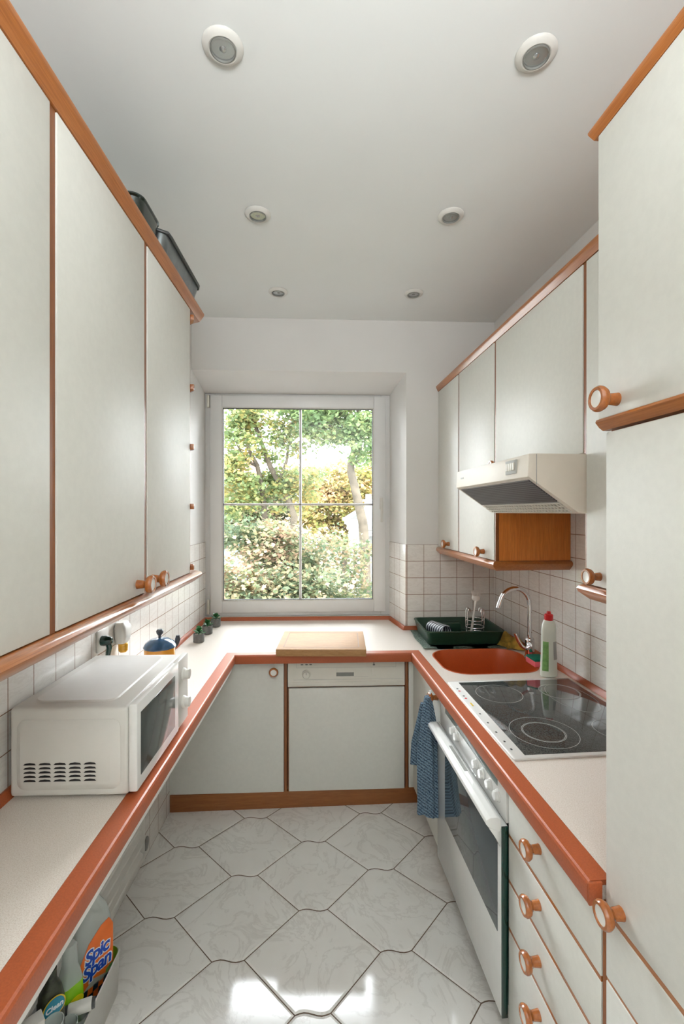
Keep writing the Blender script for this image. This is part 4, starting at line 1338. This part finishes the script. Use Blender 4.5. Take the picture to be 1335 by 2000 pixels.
bm = NB(); tube(bm, [(0.556, 1.962, 0.742), (0.557, 1.960, 0.768), (0.562, 1.966, 0.789), (0.566, 1.975, 0.793), (0.562, 1.985, 0.787), (0.556, 1.985, 0.765), (0.556, 1.980, 0.745)], 0.003, 8)
part('hanging_loop', bm, M['white_ink'], tw_, 'pale hanging loop')

# ---- heater panel under the left worktop
t = thing('wall_heater', 'white louvred wall heater under the worktop, by the floor', 'heater', 'L', (-0.80, 1.4, 0.06))
bm = NB()
hv0, hv1, hz0, hz1 = 0.55, 2.025, 0.062, 0.70
box(bm, LW+0.0055, -0.796, hv1-0.055, hv1, hz0, hz1, 0.004)
box(bm, LW+0.0055, -0.796, hv0, hv0+0.055, hz0, hz1, 0.004)
box(bm, LW+0.0055, -0.796, hv0+0.05, hv1-0.05, hz0, hz0+0.045, 0.004)
box(bm, LW+0.0055, -0.796, hv0+0.05, hv1-0.05, hz1-0.045, hz1, 0.004)
part('heater_casing', bm, M['white_plastic'], t)
bm = NB(); box(bm, LW+0.0056, LW+0.0075, hv0+0.05, hv1-0.05, hz0+0.03, hz1-0.03)
part('heater_backing', bm, M['grey_mid'], t, 'grey inside behind the louvres')
bm = NB()
for k in range(12):
    z = 0.130 + k*0.046
    prism(bm, [(-0.826, z+0.022), (-0.788, z-0.014), (-0.782, z-0.012), (-0.784, z-0.004), (-0.824, z+0.030)], 'y', hv0+0.056, hv1-0.056)
part('louvres', bm, M['white_plastic'], t)
t = thing('floor_outlet', 'round grey outlet at the foot of the tiled wall by the heater', 'outlet', 'L', (LW, 2.12, 0.06))
bm = NB(); lathe(bm, [(0.030, 0), (0.030, 0.004), (0.020, 0.005), (0, 0.004)], (LW+0.0055, 2.121, 0.062), 'x', 24, sx=0.8)
part('outlet_plate', bm, M['grey_mid'], t)

# ---- bin with cleaning bottles
t = thing('storage_bin', 'white open bin with lime inside holding cleaning bottles, on the floor', 'bin', 'L', (-0.74, 1.3, 0))
bm = NB()
def bl(d, z, r=0.03): return at_z(rrect(-0.792+d, -0.683-d, 1.02+d, 1.548-d, r, 5), z)
loft(bm, [bl(0.005, 0.001), bl(0.003, 0.004), bl(0.0, 0.134), bl(-0.002, 0.137), bl(-0.002, 0.141), bl(0.002, 0.141), bl(0.0035, 0.137)], cap1=False)
part('bin_shell', bm, M['white_plastic'], t)
bm = NB()
loft(bm, [bl(0.0035, 0.137), bl(0.005, 0.010), bl(0.012, 0.006)], cap0=False)
part('bin_inside', bm, M['lime'], t, 'lime green inside')
Z0B = 0.0075
def turned(t, cu, cv, ang):
    t.rotation_euler = (0, 0, -ANG['L'] + ang)
def sq(a, b, z, r): return at_z(rrect(-a, a, -b, b, r, 5), z)
# spray cleaner with orange label; local x runs along the label
t = thing('cleaner_bottle', 'clear spray cleaner bottle with orange label and blue Spic Span lettering', 'bottle', 'L', (-0.748, 1.475, Z0B))
turned(t, 0, 0, R(56))
t.scale = (1.30, 1.0, 1.15)
bm = NB()
loft(bm, [sq(0.040, 0.026, 0.0, 0.02), sq(0.044, 0.030, 0.006, 0.022), sq(0.045, 0.030, 0.20, 0.022), sq(0.042, 0.029, 0.235, 0.022), sq(0.032, 0.025, 0.275, 0.02), sq(0.018, 0.017, 0.300, 0.015), sq(0.013, 0.013, 0.312, 0.012), sq(0.013, 0.013, 0.33, 0.012)])
part('bottle_body', bm, M['clear'], t, local=True)
bm = NB()
def lab(pts, y0, y1, mi=0): prism(bm, pts, 'y', y0, y1, 0, mi)
yl = -0.0312
arch = [(-0.040, 0.012), (0.040, 0.012), (0.040, 0.215), (0.030, 0.238), (0.010, 0.232), (-0.020, 0.205), (-0.040, 0.165)]
lab(arch, yl, yl+0.0008, 0)
yn = yl-0.0004
for k, (x, z) in enumerate([(-0.038, 0.07), (-0.012, 0.07), (0.014, 0.07), (-0.025, 0.052), (0.001, 0.052), (0.026, 0.052), (-0.038, 0.034), (-0.012, 0.034), (0.014, 0.034), (-0.025, 0.016), (0.001, 0.016)]):
    lab([(x, z), (min(x+0.013, 0.039), z), (min(x+0.016, 0.039), z+0.017), (min(x+0.003, 0.039), z+0.017)], yn, yl+0.0001, 1)
lab([(0.020, 0.086), (0.039, 0.096), (0.039, 0.108), (0.022, 0.100)], yn, yl+0.0001, 2)
lab([(-0.034, 0.088), (0.012, 0.082), (0.030, 0.088), (-0.010, 0.104)], yn, yl+0.0001, 3)
lb = part('front_label', bm, [M['orange_label'], M['navy'], M['green_print'], M['grey_light']], t, 'orange printed label', local=True, smooth=0)
for word, zc in (('Spic', 0.168), ('Span', 0.130)):
    for off, dep, mat, nm in ((0.0040, 0.0002, 'white_ink', 'lettering_outline'), (0.0013, 0.0004, 'blue_ink', 'lettering')):
        tb = text_bm(word, 0.050, off, dep, 0.12, 0.90)
        bmesh.ops.rotate(tb, verts=tb.verts, cent=(0, 0, 0), matrix=Matrix.Rotation(R(90), 3, 'X'))
        bmesh.ops.scale(tb, verts=tb.verts, vec=(0.82, 1, 1.0))
        bmesh.ops.translate(tb, verts=tb.verts, vec=(0.0, yl-(0.0008 if nm == 'lettering' else 0.0004), zc))
        part(nm, tb, M[mat], lb, local=True, smooth=0)
# lime bottle with clear top
t = thing('lime_cleaner_bottle', 'bottle of lime green liquid with a clear grey top, beside the Spic Span bottle', 'bottle', 'L', (-0.757, 1.368, Z0B))
turned(t, 0, 0, R(55))
bm = NB(); loft(bm, [sq(0.030, 0.024, 0.0, 0.015), sq(0.033, 0.026, 0.005, 0.016), sq(0.033, 0.026, 0.150, 0.016), sq(0.031, 0.025, 0.195, 0.016)])
part('liquid_body', bm, M['lime_liquid'], t, local=True)
bm = NB(); loft(bm, [sq(0.031, 0.025, 0.1955, 0.016), sq(0.025, 0.021, 0.225, 0.015), sq(0.020, 0.018, 0.245, 0.014), sq(0.018, 0.017, 0.30, 0.013), sq(0.014, 0.014, 0.305, 0.012)])
part('clear_top', bm, M['clear'], t, 'clear grey top', local=True)
bm = NB(); lathe(bm, [(0.020, 0), (0.020, 0.001), (0, 0.0015)], (0.004, -0.0262, 0.145), '-y', 24, sx=1.1, sy=0.8)
part('yellow_emblem', bm, M['yellow'], t, 'yellow oval emblem', local=True)
# dark bottle with teal oval
t = thing('polish_bottle', 'dark bottle with teal oval label and gold rim, between white carton and lime bottle', 'bottle', 'L', (-0.757, 1.275, Z0B))
turned(t, 0, 0, R(50))
bm = NB(); loft(bm, [sq(0.028, 0.022, 0.0, 0.015), sq(0.031, 0.024, 0.005, 0.016), sq(0.031, 0.024, 0.24, 0.016), sq(0.024, 0.019, 0.275, 0.014), sq(0.014, 0.014, 0.295, 0.012), sq(0.014, 0.014, 0.325, 0.012)])
pb = part('bottle_body', bm, M['dark_label'], t, local=True)
bm = NB()
lathe(bm, [(0.0285, 0), (0.0285, 0.0008), (0, 0.001)], (0, -0.0240, 0.235), '-y', 32, sx=1.0, sy=0.95)
box(bm, -0.0312, 0.0312, -0.0245, 0.0, 0.100, 0.108)
part('gold_rim', bm, M['gold'], t, 'gold rim', local=True)
bm = NB(); lathe(bm, [(0.0255, 0.0009), (0.0255, 0.0016), (0, 0.0018)], (0, -0.0240, 0.235), '-y', 32, sx=1.0, sy=0.95)
te = part('teal_oval', bm, M['teal'], t, 'teal oval label', local=True)
tb = text_bm('Clean', 0.019, 0.0006, 0.0003, 0.1)
bmesh.ops.rotate(tb, verts=tb.verts, cent=(0, 0, 0), matrix=Matrix.Rotation(R(90), 3, 'X'))
bmesh.ops.translate(tb, verts=tb.verts, vec=(0, -0.0262, 0.235))
part('lettering', tb, M['white_ink'], te, local=True, smooth=0)
# white carton
t = thing('white_carton', 'tall plain white carton standing next to the dark polish bottle', 'carton', 'L', (-0.755, 1.197, Z0B))
turned(t, 0, 0, R(45))
bm = NB(); box(bm, -0.022, 0.022, -0.018, 0.018, 0, 0.27, 0.002)
part('carton_body', bm, M['white_plastic'], t, local=True)
# magenta bottle
t = thing('magenta_bottle', 'small dark magenta bottle almost hidden by the worktop edge', 'bottle', 'L', (-0.757, 1.135, Z0B))
bm = NB(); lathe(bm, [(0.022, 0), (0.025, 0.004), (0.025, 0.25), (0.012, 0.275), (0.012, 0.30), (0, 0.30)], (0, 0, 0), 'z', 24)
part('bottle_body', bm, M['magenta'], t, local=True)
# white tube with black caps lying on the clear bags
t = thing('spray_tube', 'short white tube with black ends lying across the bottles in the bin', 'tube', 'L', (-0.710, 1.335, 0.139))
turned(t, 0, 0, R(20))
bm = NB(); lathe(bm, [(0.015, -0.030), (0.016, -0.027), (0.016, 0.027), (0.015, 0.030)], (0, 0, 0.020), 'x', 24)
part('tube_body', bm, M['white_plastic'], t, local=True)
for a in (-1, 1):
    bm = NB(); lathe(bm, [(0.0135, 0), (0.014, 0.002), (0.013, 0.008), (0, 0.009)], (a*0.0303, 0, 0.020), 'x' if a > 0 else '-x', 20)
    part('cap', bm, M['grey_dark'], t, 'black end cap', local=True)
# clear jars in the near end of the bin
for k, (u, v_, h) in enumerate(((-0.712, 1.335, 0.131), (-0.712, 1.278, 0.170), (-0.714, 1.215, 0.245))):
    lab_ = ['clear plastic cup in the bin, directly under the white tube', 'clear plastic cup in the bin, between the white tube and the tallest cup', 'tallest clear plastic cup in the bin, in front of the white carton'][k]
    t = thing('clear_cup', lab_, 'cup', 'L', (u, v_, Z0B), 'clear plastic cups in the bin')
    bm = NB(); lathe(bm, [(0.018, 0), (0.024, h), (0.0225, h), (0.017, 0.003), (0, 0.003)], (0, 0, 0), 'z', 24)
    part('cup_body', bm, M['clear'], t, local=True)

# ================================================================== OUTSIDE
GZ = -8.0
bm = NB(); box(bm, -60, 60, 5, 120, GZ-0.2, GZ)
go = single('ground', bm, M['lawn'], 'lawn and paving far below the window', None, 'W', (0, 20, GZ), kind='structure')

def leaf_mesh(name, pts, size, rnd):
    """pts: (n,3) leaf centres; each leaf is a pointed folded blade of its own"""
    n = len(pts)
    base = np.array([(0, -0.5, 0), (0.33, -0.22, 0.05), (0.50, 0.12, 0.06), (0.18, 0.14, 0.03), (0, 0.55, 0), (-0.18, 0.14, 0.03), (-0.50, 0.12, 0.06), (-0.33, -0.22, 0.05)])
    k = len(base)
    yaw = rnd.uniform(0, 2*PI, n); pitch = rnd.normal(0, 0.55, n); roll = rnd.normal(0, 0.55, n)
    sc_ = size*rnd.uniform(0.6, 1.25, n)
    cy, sy = np.cos(yaw), np.sin(yaw); cp, sp_ = np.cos(pitch), np.sin(pitch); cr, sr = np.cos(roll), np.sin(roll)
    Rz = np.zeros((n, 3, 3)); Rz[:, 0, 0] = cy; Rz[:, 0, 1] = -sy; Rz[:, 1, 0] = sy; Rz[:, 1, 1] = cy; Rz[:, 2, 2] = 1
    Rx = np.zeros((n, 3, 3)); Rx[:, 0, 0] = 1; Rx[:, 1, 1] = cp; Rx[:, 1, 2] = -sp_; Rx[:, 2, 1] = sp_; Rx[:, 2, 2] = cp
    Ry = np.zeros((n, 3, 3)); Ry[:, 1, 1] = 1; Ry[:, 0, 0] = cr; Ry[:, 0, 2] = sr; Ry[:, 2, 0] = -sr; Ry[:, 2, 2] = cr
    Rm = Rz @ Rx @ Ry
    V = np.einsum('nij,kj->nki', Rm, base)*sc_[:, None, None] + pts[:, None, :]
    V = V.reshape(-1, 3)
    me = bpy.data.meshes.new(name)
    me.vertices.add(n*k); me.vertices.foreach_set('co', V.astype(np.float32).ravel())
    me.loops.add(n*k); me.loops.foreach_set('vertex_index', np.arange(n*k, dtype=np.int32))
    me.polygons.add(n)
    me.polygons.foreach_set('loop_start', np.arange(0, n*k, k, dtype=np.int32))
    me.polygons.foreach_set('loop_total', np.full(n, k, dtype=np.int32))
    me.update(calc_edges=True)
    me.validate()
    return me
def clustered(rnd, centres, n, spread, flat=0.5):
    c = np.array(centres)
    i = rnd.integers(0, len(c), n)
    p = c[i] + rnd.normal(0, 1, (n, 3))*np.array([spread, spread, spread*flat])
    return p
def tree(name, label, base, trunk, branches, blobs, nleaf, lsize, leafm, seed, ncl=60, spread=0.28, r0=0.12, vis=None):
    """trunk, branches: point lists relative to base; blobs: ellipsoids (x,y,z,rx,ry,rz)"""
    rnd = np.random.default_rng(seed)
    t = thing(name, label, 'tree', 'W', base, 'trees outside the window')
    bm = NB()
    def limb(pts, ra, rb):
        m = len(pts); tube(bm, pts, ra, 10, rs=[ra + (rb-ra)*i/(m-1) for i in range(m)])
    limb(trunk, r0, r0*0.35)
    for b in branches: limb(b[0], b[1], b[2])
    part('trunk', bm, M['bark'], t, local=True, smooth=60)
    cl = []
    wts = np.array([b[3]*b[4]*b[5] for b in blobs]); wts = wts/wts.sum()
    for _ in range(ncl):
        b = blobs[rnd.choice(len(blobs), p=wts)]
        d = rnd.normal(0, 1, 3); d /= np.linalg.norm(d); d *= rnd.uniform(0.25, 1.0)**(1/2.2)
        cl.append((b[0]+d[0]*b[3], b[1]+d[1]*b[4], b[2]+d[2]*b[5]))
    pts = clustered(rnd, cl, nleaf, spread)
    me = leaf_mesh('foliage', pts, lsize, rnd)
    me.materials.append(leafm)
    o = bpy.data.objects.new('foliage', me); C.objects.link(o); o.parent = t
    return t
# near maple filling the lower panes, its top at eye level
tree('maple_tree', 'big bushy maple with green and tan autumn leaves filling the lower panes', (-0.5, 8.4, GZ),
     [(0, 0, 0), (0.1, 0, 3.5), (0.0, 0.1, 6.5), (0.1, 0, 8.6)], [([(0, 0, 5), (-1.0, -0.3, 6.8), (-1.9, -0.4, 8.2)], 0.07, 0.02), ([(0, 0, 5.5), (1.2, -0.3, 7.2), (2.1, -0.4, 8.1)], 0.07, 0.02)],
     [(-1.0, 0, 8.1, 1.5, 1.1, 1.30), (0.35, 0.1, 8.1, 1.2, 1.1, 1.30), (0.0, -0.3, 7.2, 2.4, 1.2, 1.2), (1.35, -0.2, 7.4, 0.8, 0.9, 1.0)], 62000, 0.088, M['leaf_maple'], 1, 300, 0.22)
# slim leaning trunks and an airy crown against the sky
tree('ash_tree', 'airy pale green tree with slim leaning trunks in the upper panes over the potted succulents', (-0.9, 11.4, GZ),
     [(-0.5, 0, 0), (-0.5, 0, 6.0), (-0.51, 0.0, 9.46), (-0.55, 0.0, 9.87), (-0.63, 0.0, 10.42), (-0.7, 0.0, 10.74), (-0.87, 0.0, 11.06), (-1.02, 0.0, 11.51), (-1.19, 0.0, 11.89), (-1.38, 0.0, 12.21)],
     [([(-0.2, 0, 7.5), (0.22, 0.0, 9.46), (0.07, 0.0, 9.87), (-0.16, 0.0, 10.32), (-0.38, 0.0, 10.71), (-0.54, 0.0, 11.15), (-0.68, 0.0, 11.53), (-0.81, 0.0, 11.96), (-0.87, 0.0, 12.41)], 0.10, 0.03),
      ([(-0.63, 0.0, 10.23), (-0.93, 0.0, 10.38), (-1.23, 0.0, 10.55), (-1.51, 0.0, 10.64)], 0.05, 0.03), ([(-0.54, 0.0, 11.06), (-0.74, 0.0, 11.15), (-0.93, 0.0, 11.18)], 0.03, 0.015), ([(-0.16, 0.0, 10.32), (0.03, 0.0, 10.87), (0.1, 0.0, 11.51), (0.22, 0.0, 12.15)], 0.05, 0.015), ([(-0.7, 0.0, 10.71), (-0.97, 0.0, 10.87), (-1.13, 0.0, 11.12), (-1.32, 0.0, 11.51)], 0.035, 0.012)],
     [(-1.0, 0, 11.0, 0.9, 0.8, 1.4), (0.1, 0.2, 11.2, 0.75, 0.8, 1.3), (-1.2, 0, 10.2, 0.7, 0.7, 0.8), (-0.2, 0, 12.3, 1.3, 0.8, 0.9), (0.1, 0.3, 10.1, 0.7, 0.6, 0.6)], 15000, 0.105, M['leaf_mixed'], 2, 170, 0.17, 0.085)
# bent trunk and green crown
tree('locust_tree', 'green tree with a bent grey trunk in the upper panes on the handle side', (0.9, 10.4, GZ),
     [(0.2, 0, 0), (0.2, 0, 5.0), (0.08, 0.0, 8.88), (0.04, 0.0, 9.35), (-0.06, 0.0, 9.76), (-0.15, 0.0, 10.17), (-0.24, 0.0, 10.52), (-0.23, 0.0, 10.75), (-0.16, 0.0, 10.99), (-0.2, 0.0, 11.16), (-0.39, 0.0, 11.3), (-0.58, 0.0, 11.42), (-0.82, 0.0, 11.63)],
     [([(-0.2, 0.0, 10.7), (-0.03, 0.0, 10.79), (-0.03, 0.0, 11.22), (-0.09, 0.0, 11.69), (-0.06, 0.0, 12.16)], 0.06, 0.03), ([(0.45, 0, 6.0), (0.33, 0.0, 10.05), (0.26, 0.0, 10.75), (0.18, 0.0, 11.34), (0.12, 0.0, 11.92)], 0.05, 0.03), ([(-0.39, 0.0, 11.3), (-0.64, 0.0, 11.52), (-0.99, 0.0, 11.75)], 0.03, 0.012)],
     [(-0.75, 0.1, 11.6, 0.75, 0.8, 0.55), (-0.2, 0.1, 11.9, 1.2, 1.0, 0.75), (0.25, 0, 11.2, 0.45, 0.7, 0.75), (-1.05, 0, 12.2, 0.9, 0.9, 0.7)], 15000, 0.10, M['leaf_green'], 3, 130, 0.17, 0.13)
tree('linden_tree', 'golden yellow tree far behind the bent grey trunk', (1.2, 24.0, GZ),
     [(0, 0, 0), (0, 0, 6), (0, 0, 10)], [], [(-0.7, 0, 11.0, 1.6, 1.3, 1.25), (1.2, 0, 10.9, 1.5, 1.3, 1.3), (0, 0, 9.3, 2.6, 1.5, 1.6)], 24000, 0.20, M['leaf_gold'], 4, 170, 0.34, 0.25)
tree('chestnut_tree', 'orange tinted tree far away beyond the slim trunks', (-3.4, 25.0, GZ),
     [(0, 0, 0), (0, 0, 6), (0, 0, 10)], [], [(0, 0, 10.2, 2.4, 1.5, 1.5), (0, 0, 8.8, 2.6, 1.6, 2.2)], 12000, 0.20, M['leaf_maple'], 5, 100, 0.38, 0.25)
# white house seen on the handle side
t = thing('white_house', 'white house corner with moulded eaves and chimney behind the bent grey trunk', 'house', 'W', (4.2, 17.0, GZ))
bm = NB(); box(bm, 1.16, 8.5, 16.0, 19.6, GZ, 0.95)
part('house_wall', bm, M['render'], t)
bm = NB()
box(bm, 1.08, 8.7, 15.9, 19.7, 0.95, 1.08); box(bm, 0.98, 8.8, 15.8, 19.8, 1.08, 1.22); box(bm, 0.90, 8.9, 15.7, 19.9, 1.22, 1.34)
part('eaves_moulding', bm, M['render'], t)
bm = NB(); prism(bm, [(0.95, 1.342), (8.9, 1.342), (6.0, 2.1), (1.6, 1.75)], 'y', 15.75, 19.85)
part('roof', bm, M['roof'], t, 'grey roof')
bm = NB(); box(bm, 1.45, 8.0, 14.9, 15.99, GZ, 0.80)
part('bay_wall', bm, M['roof'], t, 'grey lower bay')
bm = NB(); box(bm, 1.40, 8.1, 14.8, 15.69, 0.80, 0.92); box(bm, 1.43, 8.1, 14.85, 14.9, 0.45, 0.50)
part('bay_ledge', bm, M['render'], t)
bm = NB(); box(bm, 1.48, 1.74, 15.5, 15.8, 1.345, 1.95); box(bm, 1.42, 1.80, 15.44, 15.86, 1.95, 2.02); box(bm, 1.52, 1.70, 15.55, 15.75, 2.02, 2.2)
part('chimney', bm, M['render'], t)
bm = NB(); box(bm, 1.12, 1.158, 15.95, 16.1, -0.9, 0.4)
part('downpipe', bm, M['brown_wall'], t, 'brown downpipe')
t = thing('distant_house', 'pale blue house with a red roof glimpsed far away between the slim trunks', 'house', 'W', (-6.2, 33.0, GZ))
bm = NB(); box(bm, -9.5, -3.0, 32.0, 38.0, GZ, 4.2)
part('house_wall', bm, M['pale_blue'], t)
bm = NB(); prism(bm, [(31.5, 4.2), (38.5, 4.2), (35.0, 6.0)], 'x', -9.8, -5.2)
part('roof', bm, M['red_roof'], t, 'red tiled roof')
